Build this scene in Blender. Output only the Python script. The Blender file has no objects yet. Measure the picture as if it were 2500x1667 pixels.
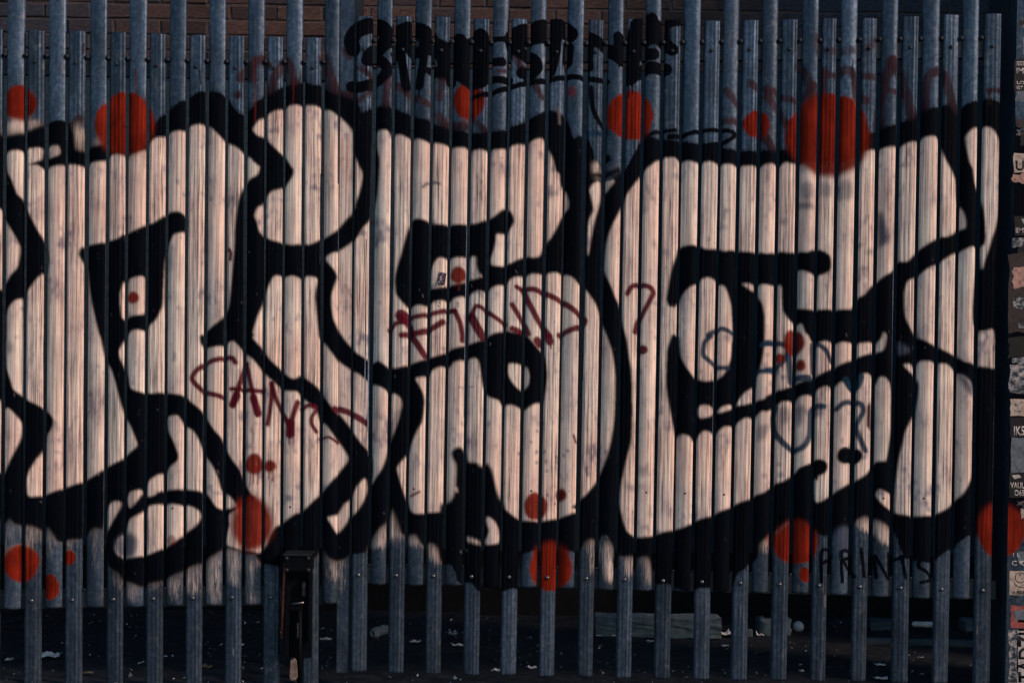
import bpy, math, random
import numpy as np
random.seed(7); np.random.seed(7)
R = math.radians
scene = bpy.context.scene

# ------------------------------------------------------------------ scale and camera
S = 0.00155            # metres per photo pixel in the plane of the gates
D = 5.5                # camera distance from that plane
TH = R(0.75)           # camera roll
ZC = 1.312             # camera height
cam = bpy.data.cameras.new('Camera'); camo = bpy.data.objects.new('Camera', cam)
scene.collection.objects.link(camo)
camo.location = (0, -D, ZC); camo.rotation_euler = (R(90), -TH, 0)
cam.sensor_width = 36; cam.lens = 36 * D / (2500 * S); cam.clip_end = 2000
scene.camera = camo

# ------------------------------------------------------------------ sky, sun, exposure
SUN_EL, SUN_AZ = R(28), R(64)          # azimuth measured from the gates' normal towards the right
world = bpy.data.worlds.new('World'); scene.world = world; world.use_nodes = True
wn = world.node_tree.nodes; wl = world.node_tree.links
sky = wn.new('ShaderNodeTexSky'); sky.sky_type = 'NISHITA'; sky.sun_disc = False
sky.sun_elevation = SUN_EL; sky.sun_rotation = math.pi - SUN_AZ
sky.air_density = 1.6; sky.dust_density = 0.6; sky.ozone_density = 4.0
wn['Background'].inputs[1].default_value = 0.14
wl.new(sky.outputs[0], wn['Background'].inputs[0])
sun = bpy.data.lights.new('Sun', 'SUN'); suno = bpy.data.objects.new('Sun', sun)
scene.collection.objects.link(suno)
sun.energy = 3.4; sun.angle = R(12); sun.color = (1.0, 0.65, 0.50)
from mathutils import Vector, Matrix
sdir = Vector((math.sin(SUN_AZ) * math.cos(SUN_EL), -math.cos(SUN_AZ) * math.cos(SUN_EL), math.sin(SUN_EL)))
suno.rotation_euler = sdir.to_track_quat('Z', 'Y').to_euler()
suno.location = (4, -6, 6)
scene.view_settings.view_transform = 'Standard'; scene.view_settings.look = 'None'
scene.view_settings.gamma = 1.0; scene.view_settings.use_curve_mapping = False
scene.view_settings.exposure = 0.02
scene.render.engine = 'CYCLES'
scene.cycles.use_denoising = True

# ------------------------------------------------------------------ photo pixel <-> place
ct, st = math.cos(TH), math.sin(TH)
def w(px, py, y=0.0):
    """point at depth y behind the gate plane, seen at photo pixel px,py"""
    dx, dy = px - 1250.0, py - 833.5
    k = S * (D + y) / D
    return ((dx * ct + dy * st) * k, y, ZC + (dx * st - dy * ct) * k)
def inv(X, Z):
    u, v = X / S, (Z - ZC) / S
    return 1250.0 + u * ct + v * st, 833.5 + u * st - v * ct
def ground(px, py):
    dx, dy = px - 1250.0, py - 833.5
    q = -ZC / ((dx * st - dy * ct) * S)
    return w(px, py, q * D - D)

# ------------------------------------------------------------------ graffiti as paint layers (photo pixel space)
MG = 150
CW, CH = 2500 + 2 * MG, 1667 + 2 * MG
P = np.zeros((CH, CW, 3), np.float32); A = np.zeros((CH, CW), np.float32)
TILE = {'T1': (0, 0), 'T2': (620, 0), 'T3': (1250, 0), 'T4': (1870, 0), 'M1': (0, 400), 'M2': (620, 400), 'M3': (1250, 400),
        'M4': (1870, 400), 'N1': (0, 820), 'N2': (620, 820), 'N3': (1250, 820), 'N4': (1870, 820), 'B1': (0, 1247),
        'B2': (620, 1247), 'B3': (1250, 1247), 'B4': (1870, 1247)}
def pts(s):
    out = []; o = (0, 0); k = 1.0; toks = s.split(); i = 0
    while i < len(toks):
        t = toks[i]
        if t in TILE: o = TILE[t]; k = 630 / 2352; i += 1; continue
        if t == 'O': o = (0, 0); k = 2500 / 2352; i += 1; continue
        if t == 'X': o = (0, 0); k = 1.0; i += 1; continue
        out.append((o[0] + float(toks[i]) * k, o[1] + float(toks[i + 1]) * k)); i += 2
    return np.array(out)
def smooth(p, closed=True, n=5, ten=0.38):
    if len(p) < 3: return p
    q = []
    m = len(p)
    for i in range(m if closed else m - 1):
        if closed: a, b, c, d = p[i - 1], p[i], p[(i + 1) % m], p[(i + 2) % m]
        else: a, b, c, d = p[max(i - 1, 0)], p[i], p[i + 1], p[min(i + 2, m - 1)]
        t1, t2 = (c - a) * ten, (d - b) * ten
        L = np.linalg.norm(c - b)
        for t, lim in ((t1, L), (t2, L)):
            nn = np.linalg.norm(t)
            if nn > lim: t *= lim / nn
        for j in range(n):
            s = j / n
            q.append((2*s**3-3*s**2+1)*b + (s**3-2*s**2+s)*t1 + (-2*s**3+3*s**2)*c + (s**3-s**2)*t2)
    if not closed: q.append(p[-1])
    return np.array(q)
def blur(m, r):
    if r < 0.6: return m
    r = int(round(r))
    for _ in range(2):
        for ax in (0, 1):
            pad = [(0, 0), (0, 0)]; pad[ax] = (r + 1, r)
            c = np.cumsum(np.pad(m, pad, mode='edge'), axis=ax, dtype=np.float64)
            n = 2 * r + 1
            m = ((c[n:] - c[:-n]) if ax == 0 else (c[:, n:] - c[:, :-n])).astype(np.float32) / n
    return m
def bbox(p, e):
    x0 = max(int(p[:, 0].min() + MG - e), 0); x1 = min(int(p[:, 0].max() + MG + e) + 2, CW)
    y0 = max(int(p[:, 1].min() + MG - e), 0); y1 = min(int(p[:, 1].max() + MG + e) + 2, CH)
    return x0, x1, y0, y1
def lay(mask, box, col, op=1.0):
    x0, x1, y0, y1 = box
    a = np.clip(mask * op, 0, 1)
    if col is None:                                            # scrape back to bare steel
        P[y0:y1, x0:x1] *= (1 - a)[..., None]; A[y0:y1, x0:x1] *= (1 - a); return
    P[y0:y1, x0:x1] = P[y0:y1, x0:x1] * (1 - a)[..., None] + np.array(col, np.float32) * a[..., None]
    A[y0:y1, x0:x1] = A[y0:y1, x0:x1] * (1 - a) + a
def fill(s, col, soft=2, op=1.0, sm=True):
    p = pts(s) if isinstance(s, str) else s
    if sm: p = smooth(p)
    box = bbox(p, soft * 3 + 4); x0, x1, y0, y1 = box
    hh, ww = y1 - y0, x1 - x0
    if hh < 2 or ww < 2: return
    acc = np.zeros((hh, ww + 1), np.int32)
    q = p + MG - np.array([x0, y0])
    for i in range(len(q)):
        ax, ay = q[i - 1]; bx, by = q[i]
        if ay == by: continue
        if ay > by: ax, ay, bx, by = bx, by, ax, ay
        ys = np.arange(max(math.ceil(ay - .5), 0), min(math.ceil(by - .5), hh))
        if len(ys) == 0: continue
        xi = ax + (ys + .5 - ay) * (bx - ax) / (by - ay)
        np.add.at(acc, (ys, np.clip(np.ceil(xi - .5).astype(int), 0, ww)), 1)
    m = (np.cumsum(acc, axis=1)[:, :ww] % 2).astype(np.float32)
    lay(blur(m, soft), box, col, op)
def stroke(s, col, width, soft=1.5, op=1.0, sm=True):
    p = pts(s) if isinstance(s, str) else np.array(s, float)
    if sm: p = smooth(p, closed=False, n=4)
    box = bbox(p, width + soft * 2 + 3); x0, x1, y0, y1 = box
    if x1 - x0 < 2 or y1 - y0 < 2: return
    d2 = np.full((y1 - y0, x1 - x0), 1e9, np.float32)
    q = p + MG - np.array([x0, y0]); e = width + soft * 2 + 3
    for i in range(len(q) - 1 if len(q) > 1 else 1):
        a = q[i]; b = q[min(i + 1, len(q) - 1)]
        u0 = max(int(min(a[0], b[0]) - e), 0); u1 = min(int(max(a[0], b[0]) + e) + 1, d2.shape[1])
        v0 = max(int(min(a[1], b[1]) - e), 0); v1 = min(int(max(a[1], b[1]) + e) + 1, d2.shape[0])
        if u1 <= u0 or v1 <= v0: continue
        yy, xx = np.mgrid[v0:v1, u0:u1].astype(np.float32)
        ab = b - a; L2 = float(ab @ ab) + 1e-6
        t = np.clip(((xx - a[0]) * ab[0] + (yy - a[1]) * ab[1]) / L2, 0, 1)
        dd = (xx - a[0] - t * ab[0]) ** 2 + (yy - a[1] - t * ab[1]) ** 2
        d2[v0:v1, u0:u1] = np.minimum(d2[v0:v1, u0:u1], dd)
    lay(np.clip((width / 2 + soft - np.sqrt(d2)) / (2 * soft), 0, 1), box, col, op)
def disc(cx, cy, rx, ry, col, soft=3, op=1.0):
    t = np.linspace(0, 2 * math.pi, 40, endpoint=False)
    wob = 1 + 0.025 * np.sin(3 * t + cx) + 0.015 * np.sin(5 * t + cy)
    fill(np.stack([cx + rx * np.cos(t) * wob, cy + ry * np.sin(t) * wob], 1), col, soft, op, sm=False)

PE = (0.79, 0.655, 0.555); BK = (0.0012, 0.0028, 0.0062); RD = (0.185, 0.0150, 0.0062); MR = (0.105, 0.0070, 0.019)
TL = (0.010, 0.042, 0.080); GH = (0.046, 0.025, 0.033); GY = (0.10, 0.12, 0.16)
# faint ghost tags under everything
for s, wd in (("T2 -120 720 -60 640 20 570 90 540 130 600", 24), ("T2 140 880 190 720 280 570 330 600 370 760", 26), ("T2 640 540 700 700 760 860 890 890", 28),
              ("T2 840 470 870 520", 22), ("T2 950 920 1060 850", 14), ("T2 1220 680 1200 980", 22), ("T2 960 620 1060 690", 18),
              ("T2 1290 770 1430 880 1590 950", 20), ("T2 1720 720 1690 900", 22), ("T2 1690 1060 1760 1140 1930 1150", 22), ("T2 2000 1090 2110 1190", 15),
              ("T2 2200 660 2290 650", 14), ("T3 20 520 90 630", 22), ("T3 200 780 270 890", 18), ("T1 740 1080 690 1140", 24),
              ("T3 1950 830 2070 970", 22), ("T3 1920 1110 2040 1110", 20), ("T3 2180 770 2230 800", 24), ("T3 2320 820 2352 900", 18),
              ("T4 0 820 80 840 150 890 280 930", 19), ("T4 0 900 90 990 180 1130", 22), ("T4 300 610 380 740 440 920", 26), ("T4 330 900 440 780", 18),
              ("T4 530 640 510 900", 20), ("T4 530 690 670 690", 18), ("T4 700 640 790 680 830 880 900 920", 26), ("T4 880 700 1040 710", 20),
              ("T4 1150 560 1060 800 1020 1150", 28), ("T4 1150 560 1230 720 1330 1080", 26), ("T4 1050 820 1230 850", 17),
              ("T4 1430 1000 1460 730 1560 650 1630 720 1710 1030", 25), ("T4 2010 830 2170 830", 13), ("T4 0 1250 60 1370", 18), ("T3 2280 1240 2352 1330", 18)):
    stroke(s, GH, wd, 5, 0.62)
stroke("T4 480 330 480 470 700 470 960 430 1000 370", GH, 26, 6, 0.45)
disc(582, 233, 12, 13, GH, 4, .7); disc(1395, 225, 13, 17, (.20, .03, .03), 4, .6); disc(614, 185, 14, 22, GH, 5, .7)
# peach overspray patches around the letters
for s, op in (("T1 60 1110 200 1100 350 1100 350 1170 200 1225 70 1235", .85), ("T1 690 1175 760 1165 765 1290 690 1320", .8), ("T1 690 1340 770 1330 770 1390 700 1390", .7),
              ("T1 860 1340 880 1260 950 1330 900 1350", .8), ("B3 800 330 830 270 900 310 920 560 880 640 810 400", .7), ("B3 850 480 910 470 910 680 850 690", .6),
              ("B3 690 260 765 250 765 620 700 560", .55), ("B3 1010 430 1090 410 1110 560 1050 640 1010 560", .7), ("B3 1190 410 1250 410 1260 680 1200 690", .6),
              ("B2 1050 320 1090 230 1150 150 1200 110 1200 330 1120 340", .85), ("B2 1230 60 1270 -20 1300 40 1340 180 1330 260 1240 240", .8),
              ("B2 1410 220 1500 220 1510 330 1420 310", .8), ("B2 1590 300 1680 330 1690 480 1650 500 1610 420", .8), ("B2 740 470 835 450 830 760 750 740", .45),
              ("B2 600 340 680 420 740 470 740 640 640 600 610 480", .35), ("B1 40 250 100 90 150 200 120 330 50 400", .5), ("B1 210 130 340 140 350 320 220 310", .55),
              ("B1 400 180 470 160 520 300 480 460 420 440", .5), ("B1 590 270 700 260 690 350 600 350", .45), ("B1 830 190 900 150 910 600 850 640", .40),
              ("B1 980 180 1050 70 1110 10 1090 160 1000 210", .8), ("B1 1020 560 1090 600 1080 760 1030 720", .45), ("B1 1130 650 1260 680 1260 840 1150 820", .55),
              ("B1 1380 660 1440 650 1430 780 1370 760", .5), ("B1 1510 620 1640 600 1620 840 1540 840", .5), ("B1 1690 540 1820 500 1820 760 1700 780", .6),
              ("B1 1870 470 2010 400 2010 840 1880 840", .55), ("B1 2060 330 2180 380 2180 700 2110 690", .65), ("B1 2230 440 2352 440 2330 840 2240 830", .5),
              ("B4 830 90 900 45 945 70 945 200 850 170", .85), ("B4 990 70 1110 140 1110 320 1030 280 990 200", .9), ("B3 2250 220 2352 210 2352 380 2280 370", .5), ("B4 90 140 150 95 200 100 190 180 90 200", .8)):
    fill(s, PE, 10, op * (.80 if s[0] == 'B' else 1.0))
# big black letter outlines: one silhouette, then the filled cells over it
TOP = ("X -140 345 T1 0 1248 100 1245 250 1205 400 1150 580 1108 640 1140 680 1230 695 1372 780 1380 860 1342 930 1330 1000 1290 1380 1230 1430 1140 1500 1060 1600 990 1680 930 1760 890 1830 850 "
       "1900 848 2030 870 2080 920 2130 990 2175 1055 2230 1055 2300 1010 T2 0 1000 60 930 130 880 200 860 280 800 400 790 460 750 500 780 560 795 620 790 650 830 720 865 790 870 "
       "880 910 940 950 970 1030 1000 1065 1060 1010 1110 985 1250 990 1290 1000 1340 1040 1430 1060 1480 1090 1600 1110 1650 1150 1780 1190 1850 1210 1980 1225 2070 1235 "
       "2130 1205 2200 1220 2300 1200 T3 0 1170 110 1140 160 1100 250 1060 310 1020 360 1020 440 1060 480 1075 520 1160 545 1290 600 1260 660 1240 700 1290 740 1380 760 1480 "
       "780 1568 1000 1568 1030 1540 1090 1450 1140 1370 1180 1290 1220 1250 1300 1275 1400 1290 1480 1300 1560 1300 1640 1330 1760 1330 1850 1345 1950 1370 2060 1390 2250 1390 "
       "T4 0 1385 180 1380 500 1400 870 1390 920 1270 980 1220 1060 1190 1200 1140 1340 1100 1400 1040 1480 1010 1600 980 1660 975 1720 1055 1760 1050 1800 980 1900 940 2000 920 "
       "2100 940 2180 980 2230 1080 2300 1190 2352 1250 X 2640 400 ")
BOT = ("X 2640 1225 B4 2150 0 2080 40 1960 120 1930 200 1890 200 1830 210 1740 280 1700 330 1620 360 1550 420 1500 425 1420 440 1260 400 1180 200 1110 130 985 60 950 60 900 40 810 80 770 130 680 140 "
       "600 200 500 210 420 150 290 60 200 90 90 180 20 200 B3 2352 210 2250 300 2230 420 2160 460 2110 520 2040 560 1990 730 1880 730 1820 690 1680 690 1600 730 1400 640 1310 650 1250 420 1150 410 1090 400 1000 410 "
       "920 300 870 220 830 170 790 260 690 250 600 350 520 350 380 300 160 360 50 400 60 690 0 690 B2 2260 720 2060 720 1990 640 1920 640 1870 640 1850 560 1800 470 1740 470 1700 430 1680 330 1620 280 "
       "1580 290 1530 300 1480 210 1400 215 1345 200 1330 140 1290 20 1265 -40 1240 20 1200 110 1150 150 1090 230 1050 300 1010 370 880 380 830 440 760 450 680 410 640 330 600 340 560 420 220 490 150 470 70 465 "
       "B1 2352 420 2300 380 2150 340 2040 330 1980 380 1900 430 1860 460 1800 480 1700 520 1600 570 1500 620 1420 640 1330 660 1280 680 1200 640 1130 620 1100 560 1010 500 985 400 975 240 1000 60 930 150 880 140 830 170 "
       "760 230 700 250 600 260 540 270 470 160 430 120 390 170 330 140 250 120 150 110 100 40 50 110 0 40 X -140 1270")
fill(TOP + BOT, BK, 26, .55)
fill(TOP + BOT, BK, 11, .6)
fill(TOP + BOT, BK, 3.0)
disc(1440, 455, 1, 1, BK, 1)
# bare steel windows inside the silhouette
for s, op in (("B1 2080 300 2160 330 2352 370 2352 300 2200 250", .5),):
    fill(s, None, 4, op)
# peach cells
CELLS = [
 "X -140 508 M1 0 410 60 520 130 640 180 740 188 790 165 940 110 1010 60 1080 0 1145 X -140 720",
 "X -140 1180 N1 0 1230 40 1250 100 1130 160 1010 200 900 205 800 150 720 90 660 40 650 0 580 X -140 960",
 ("T1 75 1400 M1 80 60 120 150 170 280 215 320 250 400 300 500 350 600 400 680 440 760 455 850 440 980 400 1000 340 1060 280 1140 220 1220 150 1250 90 1320 75 1400 75 1568 "
  "N1 65 100 70 270 110 400 140 490 210 540 280 590 380 640 440 680 490 740 500 790 480 850 440 900 430 960 390 1060 340 1130 290 1210 255 1300 270 1450 380 1450 450 1430 590 1380 740 1330 "
  "880 1260 960 1200 1100 1130 1160 1080 1255 1000 1240 930 1200 830 1150 740 1110 620 1080 510 1050 400 1020 310 980 240 950 150 920 0 M1 915 1568 880 1430 840 1250 820 1130 800 950 760 900 725 830 "
  "740 770 790 740 860 735 930 720 1000 700 1080 680 1130 640 1200 620 1290 580 1330 550 1400 540 1450 510 1530 450 1620 435 1680 455 1715 500 1720 550 1690 620 1600 650 1560 710 1530 790 1510 900 "
  "1500 1100 1490 1290 1440 1410 1380 1470 1320 1520 1250 1515 1190 1540 N1 1100 130 1110 210 1140 270 1180 380 1200 470 1260 500 1320 510 1400 520 1480 510 1600 525 1690 540 1740 590 1850 680 "
  "1900 760 1960 850 2030 930 2070 1030 2130 1130 2200 1220 2240 1330 2300 1440 2340 1480 B1 2110 20 2100 130 2065 290 2160 330 2352 370 B2 0 400 100 330 160 200 200 140 250 110 380 20 450 -10 N2 560 1480 "
  "700 1330 800 1210 860 1110 760 950 660 810 600 770 560 660 450 570 400 510 330 505 250 480 130 370 80 320 0 220 N1 2280 190 2210 130 2130 50 2040 90 1880 110 1835 70 1825 0 M1 1850 1550 1900 1510 "
  "2010 1420 2080 1320 2100 1180 2120 980 2140 760 2145 600 2160 450 2180 320 2220 220 2270 150 2340 110 M2 45 80 55 30 T2 45 1520 0 1480 T1 2290 1450 2220 1400 2160 1350 2080 1310 2010 1250 1950 1190 "
  "1900 1150 1800 1145 1720 1170 1690 1200 1620 1205 1540 1225 1500 1255 1430 1265 1370 1310 1330 1365 1180 1420 1060 1410 1000 1440 950 1475 850 1490 M1 830 5 770 30 680 15 590 15 430 45 400 50 350 20 240 15 T1 240 1500 215 1385"),
 "T1 245 1375 385 1355 390 1400 375 1460 245 1500", "T1 455 1350 540 1338 552 1408 460 1440",
 "M1 1140 1080 1200 1050 1310 1025 1325 1050 1320 1340 1300 1370 1200 1385 1130 1410 1115 1350 1108 1200",
 ("N1 1525 740 1620 725 1660 770 1690 820 1760 860 1810 930 1850 1030 1890 1110 1940 1180 1990 1290 2020 1400 2110 1470 2160 1550 2060 1568 1990 1560 1950 1510 1900 1440 1840 1410 1760 1400 1680 1390 "
  "1480 1405 1400 1450 1335 1450 1340 1370 1380 1310 1440 1270 1520 1240 1560 1190 1625 1140 1635 1080 1600 980 1550 880 1525 800"),
 "N1 1170 1480 1200 1420 1290 1400 1300 1430 1240 1520 1190 1560", "N1 990 1560 1040 1510 1110 1510 1100 1568 B1 1050 60 980 180 960 200 965 60",
 "B1 1165 140 1200 70 1290 20 N1 1380 1545 1560 1530 1650 1540 1740 1550 B1 1820 0 1830 60 1790 130 1690 200 1620 260 1520 320 1430 360 1370 385 1250 410 1150 420 1080 390 1055 330 1080 260 1150 200",
 ("T2 0 1180 50 1110 110 1070 200 1020 280 1000 350 970 460 970 560 975 640 1000 720 1030 800 1090 860 1150 900 1210 905 1280 915 1400 960 1520 985 1568 M2 990 130 970 240 940 330 900 450 850 500 790 570 "
  "740 620 680 660 600 690 550 720 500 735 440 725 350 740 280 720 180 700 110 665 60 620 40 540 15 480 40 410 90 370 120 310 170 260 230 240 270 220 310 190 350 140 370 90 365 40 T2 360 1540 290 1430 "
  "240 1390 190 1340 140 1290 120 1250 50 1245 10 1210"),
 ("M2 110 1190 150 1100 190 1030 250 1025 300 1035 360 1025 430 1045 500 1030 580 1050 565 1150 560 1230 575 1400 590 1568 N2 600 20 655 80 700 140 780 240 880 310 960 350 1030 410 1080 440 1140 460 "
  "1200 490 1240 525 1290 530 1340 570 1350 630 1330 710 1300 820 1240 970 1210 1080 1170 1200 1110 1290 1070 1350 1085 1270 1090 1180 1080 1100 1030 1020 980 970 880 830 800 730 720 650 660 570 600 480 "
  "500 400 455 365 430 350 380 385 340 380 290 340 250 300 180 240 130 180 80 110 0 20 M1 2330 1560 M2 0 1540 40 1400 80 1300 100 1230"),
 ("T2 1130 1210 1170 1195 1220 1200 1255 1240 1300 1235 1350 1240 1420 1270 1500 1275 1590 1305 1680 1315 1760 1335 1830 1355 1930 1355 1980 1385 2060 1370 2130 1385 2180 1375 2290 1365 T3 0 1340 "
  "60 1325 110 1325 150 1310 220 1280 290 1275 330 1370 370 1450 400 1568 M3 430 100 440 200 490 260 515 350 510 410 480 440 440 510 400 600 350 680 310 720 280 770 250 840 190 855 130 840 60 870 0 900 "
  "M2 2300 915 2250 935 2170 920 2160 870 2190 790 2210 700 2215 650 2280 645 2320 620 M3 0 580 25 530 5 455 M2 2290 405 2190 480 2110 510 2040 540 1930 550 1750 555 1650 545 1590 520 1490 500 1445 510 "
  "1420 560 1390 650 1360 760 1330 870 1300 960 1285 1050 1295 1180 1340 1250 1400 1310 1440 1310 1500 1290 1560 1300 1600 1290 1650 1260 1720 1250 1790 1260 1830 1230 1900 1215 1950 1215 2000 1180 "
  "2050 1160 2110 1170 2160 1140 2220 1115 2290 1105 M3 0 1050 40 1035 110 1030 180 1010 270 1010 330 1005 390 995 450 1010 500 1020 550 1040 600 1090 650 1130 700 1190 760 1280 800 1390 830 1490 860 1568 "
  "N3 910 150 935 340 935 600 920 820 890 1000 830 1180 760 1330 680 1430 600 1500 540 1560 O 1330 1168 1290 1186 1240 1195 1190 1190 1150 1160 1120 1170 B2 1800 0 1560 10 1490 20 1440 0 N2 1410 1520 1370 1420 1330 1290 1310 1200 1370 1120 "
  "1420 1050 1450 960 1500 850 1540 780 1560 600 1540 500 1480 400 1480 385 1560 370 1600 360 1640 310 1700 285 1790 280 1830 240 1940 220 2020 205 2050 240 2065 330 2080 440 2110 510 2150 560 2230 590 "
  "2260 630 N3 0 630 80 665 130 670 190 630 250 610 290 590 310 480 325 350 300 180 240 110 160 20 M3 120 1540 60 1535 0 1530 M2 2300 1520 2170 1550 N2 2060 40 2000 60 1900 90 1800 120 1700 170 1600 195 "
  "1500 230 1390 265 1290 290 1220 275 1140 225 1090 240 1030 210 940 150 860 70 810 0 M2 790 1540 735 1420 715 1300 715 1200 745 1100 765 1030 740 970 680 900 660 855 720 820 800 790 900 720 960 660 "
  "1000 590 1060 520 1105 400 1130 280 1145 100 1150 0 T2 1150 1450 1130 1350"),
 "M2 1610 1130 1605 1050 1620 970 1660 890 1700 860 1760 870 1850 860 1930 860 1970 855 2025 850 2030 930 2050 990 2080 1025 2030 1045 1970 1055 1900 1085 1820 1100 1730 1120 1660 1130",
 "N2 2325 260 N3 0 255 60 260 130 280 155 350 150 430 130 465 80 490 30 450 0 410 N2 2325 350",
 "M3 710 240 740 190 800 170 800 330 780 420 750 530 720 680 690 840 690 700 700 530 740 440 740 380 720 290", "M3 845 150 930 160 890 220 850 260",
 ("T3 1240 1540 1300 1490 1345 1460 1400 1445 1480 1445 1520 1475 1560 1480 1600 1475 1680 1490 1740 1490 1800 1480 1880 1505 1980 1505 2040 1520 2100 1520 2200 1520 2250 1530 2300 1510 T4 0 1505 60 1500 "
  "120 1520 180 1485 230 1500 400 1480 700 1480 830 1420 900 1385 990 1370 1060 1360 1170 1340 1230 1340 1290 1310 1390 1290 1440 1260 1540 1250 1570 1300 1600 1390 1640 1480 1690 1568 M4 1720 150 1725 250 "
  "1740 350 1770 400 1800 460 1815 540 1805 590 1740 600 1700 640 1640 665 1570 665 1500 710 1390 780 1340 830 1280 890 1200 890 1170 930 1140 980 1060 1030 1000 1080 950 1120 890 1190 830 1220 790 1290 "
  "760 1325 640 1325 520 1325 400 1325 320 1320 285 1300 285 980 340 980 420 1010 480 1020 550 1000 590 960 590 860 570 830 530 800 480 780 430 780 370 805 300 800 200 810 130 800 0 820 M3 2300 815 "
  "2240 800 2180 805 2080 795 2020 785 1930 795 1880 770 1800 780 1750 770 1700 740 1630 740 1560 750 1510 770 1490 850 1460 930 1435 1030 1420 1130 1405 1240 1430 1300 1480 1310 1520 1260 1560 1190 "
  "1620 1130 1690 1090 1720 1060 1780 1040 1840 1060 1880 1100 1930 1120 1960 1180 1990 1280 2000 1400 2010 1568 N3 2000 60 1990 200 1950 310 1900 370 1830 400 1760 410 1690 390 1640 350 1580 270 1540 180 "
  "1530 60 1525 0 M3 1510 1560 1470 1550 N3 1450 0 1410 130 1405 280 1400 440 1430 640 1460 800 1490 930 1520 905 1570 900 1620 920 1650 960 1690 920 1740 870 1800 875 1840 910 1880 870 1940 825 2010 825 "
  "2060 790 2120 750 2180 750 2210 740 2270 690 N4 0 690 30 680 80 650 150 600 220 600 250 610 300 560 370 540 420 545 470 490 540 460 600 475 650 440 700 420 760 500 830 480 870 360 920 345 960 370 1000 440 "
  "1030 380 1080 380 1120 430 1135 520 1130 700 1130 850 1110 1000 1085 1130 1040 1135 990 1145 950 1200 900 1260 830 1300 750 1340 700 1370 630 1410 560 1460 500 1500 450 1500 440 1320 470 1280 530 1250 "
  "560 1200 550 1150 490 1120 430 1130 390 1170 330 1210 260 1240 210 1280 150 1320 80 1340 0 1400 N3 2290 1420 2210 1445 2160 1480 2050 1520 1980 1560 B3 1880 0 1810 40 1700 70 1620 110 1540 150 1400 180 "
  "1320 200 1250 225 1170 230 1110 220 1050 180 1020 100 1000 20 N3 975 1500 990 1370 1020 1240 1060 1070 1090 950 1100 700 1095 400 1085 290 1070 200 1055 60 1040 0 M3 1010 1450 980 1290 940 1210 910 1130 "
  "870 1040 845 970 850 850 865 720 900 600 960 480 1010 370 1060 270 1150 150 1200 80 1260 20"),
 "N3 1690 680 1710 640 1760 630 1820 650 1840 690 1800 730 1720 745 1700 720", "N3 1870 690 1910 650 1980 630 2010 640 1980 670 1900 695",
 ("N3 2040 630 2080 570 2120 520 2180 480 2220 440 2230 380 2260 300 2290 150 2300 0 M3 2300 1400 2280 1280 2240 1200 2240 1110 M4 0 1105 40 1115 130 1110 140 1230 150 1340 200 1420 270 1470 320 1460 "
  "350 1540 380 1568 N4 400 40 450 70 530 50 600 65 640 70 690 60 750 65 830 70 900 65 1010 60 1050 20 1070 -30 1090 0 1080 80 1060 130 1000 145 950 155 830 190 770 220 690 250 600 290 500 340 400 390 "
  "330 410 250 440 160 480 80 500 0 545 N3 2290 570 2210 590 2130 620"),
 "M3 2095 1095 2190 1105 2190 1160",
 ("T4 1815 1265 1860 1200 1920 1165 2030 1170 2080 1215 2115 1290 2120 1568 M4 2115 350 2105 480 2080 600 2050 680 2020 780 1990 870 1960 960 1950 760 1985 740 2000 680 1995 560 1980 420 1950 300 1900 180 "
  "1880 50 T4 1850 1480"),
 ("M4 1285 1080 1340 1045 1390 1020 1470 960 1530 930 1600 890 1680 840 1740 810 1800 790 1900 760 1910 900 1890 1100 1875 1300 1880 1450 1930 1520 2000 1525 2060 1510 2080 1568 N4 2085 280 2000 280 1940 270 "
  "1880 245 1800 230 1740 180 1690 165 1600 120 1560 90 1500 70 1400 20 M4 1340 1540 1300 1470 1270 1400 1258 1300 1260 1180"),
 ("N4 1250 265 1310 260 1340 290 1390 240 1440 230 1500 235 1560 250 1640 260 1700 310 1740 340 1800 370 1860 430 1885 560 1880 700 1875 1000 1870 1250 1830 1360 1780 1440 1720 1490 1640 1568 B4 1500 30 "
  "1400 40 1300 35 1200 20 1170 0 N4 1175 1430 1190 1280 1210 1130 1240 1000 1265 880 1310 780 1360 680 1385 560 1390 430 1340 350 1300 320"),
 "N4 1000 1440 1030 1400 1080 1420 1140 1450 1145 1568 1100 1560 1040 1510",
 "B2 678 60 720 45 780 20 830 -60 N2 880 1500 940 1380 990 1320 1020 1300 1030 1400 1000 1500 960 1568 B2 930 10 870 60 850 100 770 195 720 130",
 "B2 2120 40 2200 100 2240 210 2225 285 2130 300 2105 270 2140 190 2115 90",
]
for c in CELLS: fill(c, PE, 2.2)
# grime, handling marks and colour drift of the filled cells: blotches that run across the pales
rs = np.random.RandomState(11)
def field(cx, cy, r):
    m = rs.rand(CH // cy + 2, CW // cx + 2).astype(np.float32)
    m = np.repeat(np.repeat(m, cy, 0), cx, 1)[:CH, :CW]
    m = blur(m, r); return (m - m.mean()) / (m.std() + 1e-6)
lum = np.clip((P[..., 0] - .25) / .3, 0, 1) * A
f1 = field(34, 60, 22) * .6 + field(10, 26, 8) * .4; f2 = field(90, 120, 50); f3 = field(5, 14, 3)
grime = np.clip((f1 * .75 + f3 * .35 - .75) * .75, 0, .78) * lum
P = P * (1 - grime)[..., None] + np.array((.20, .185, .235), np.float32) * grime[..., None]
warm = np.clip(f2 * .5, -1, 1) * lum
P = P * (1 + warm[..., None] * np.array((.03, -.05, -.07), np.float32))
mark = np.clip((field(4, 9, 2) - 2.3) * .8, 0, .8) * lum
P = P * (1 - mark)[..., None] + np.array((.07, .065, .08), np.float32) * mark[..., None]
fill("N4 1190 50 1250 80 1305 130 1270 160 1200 170", GY, 4, .8)
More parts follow.
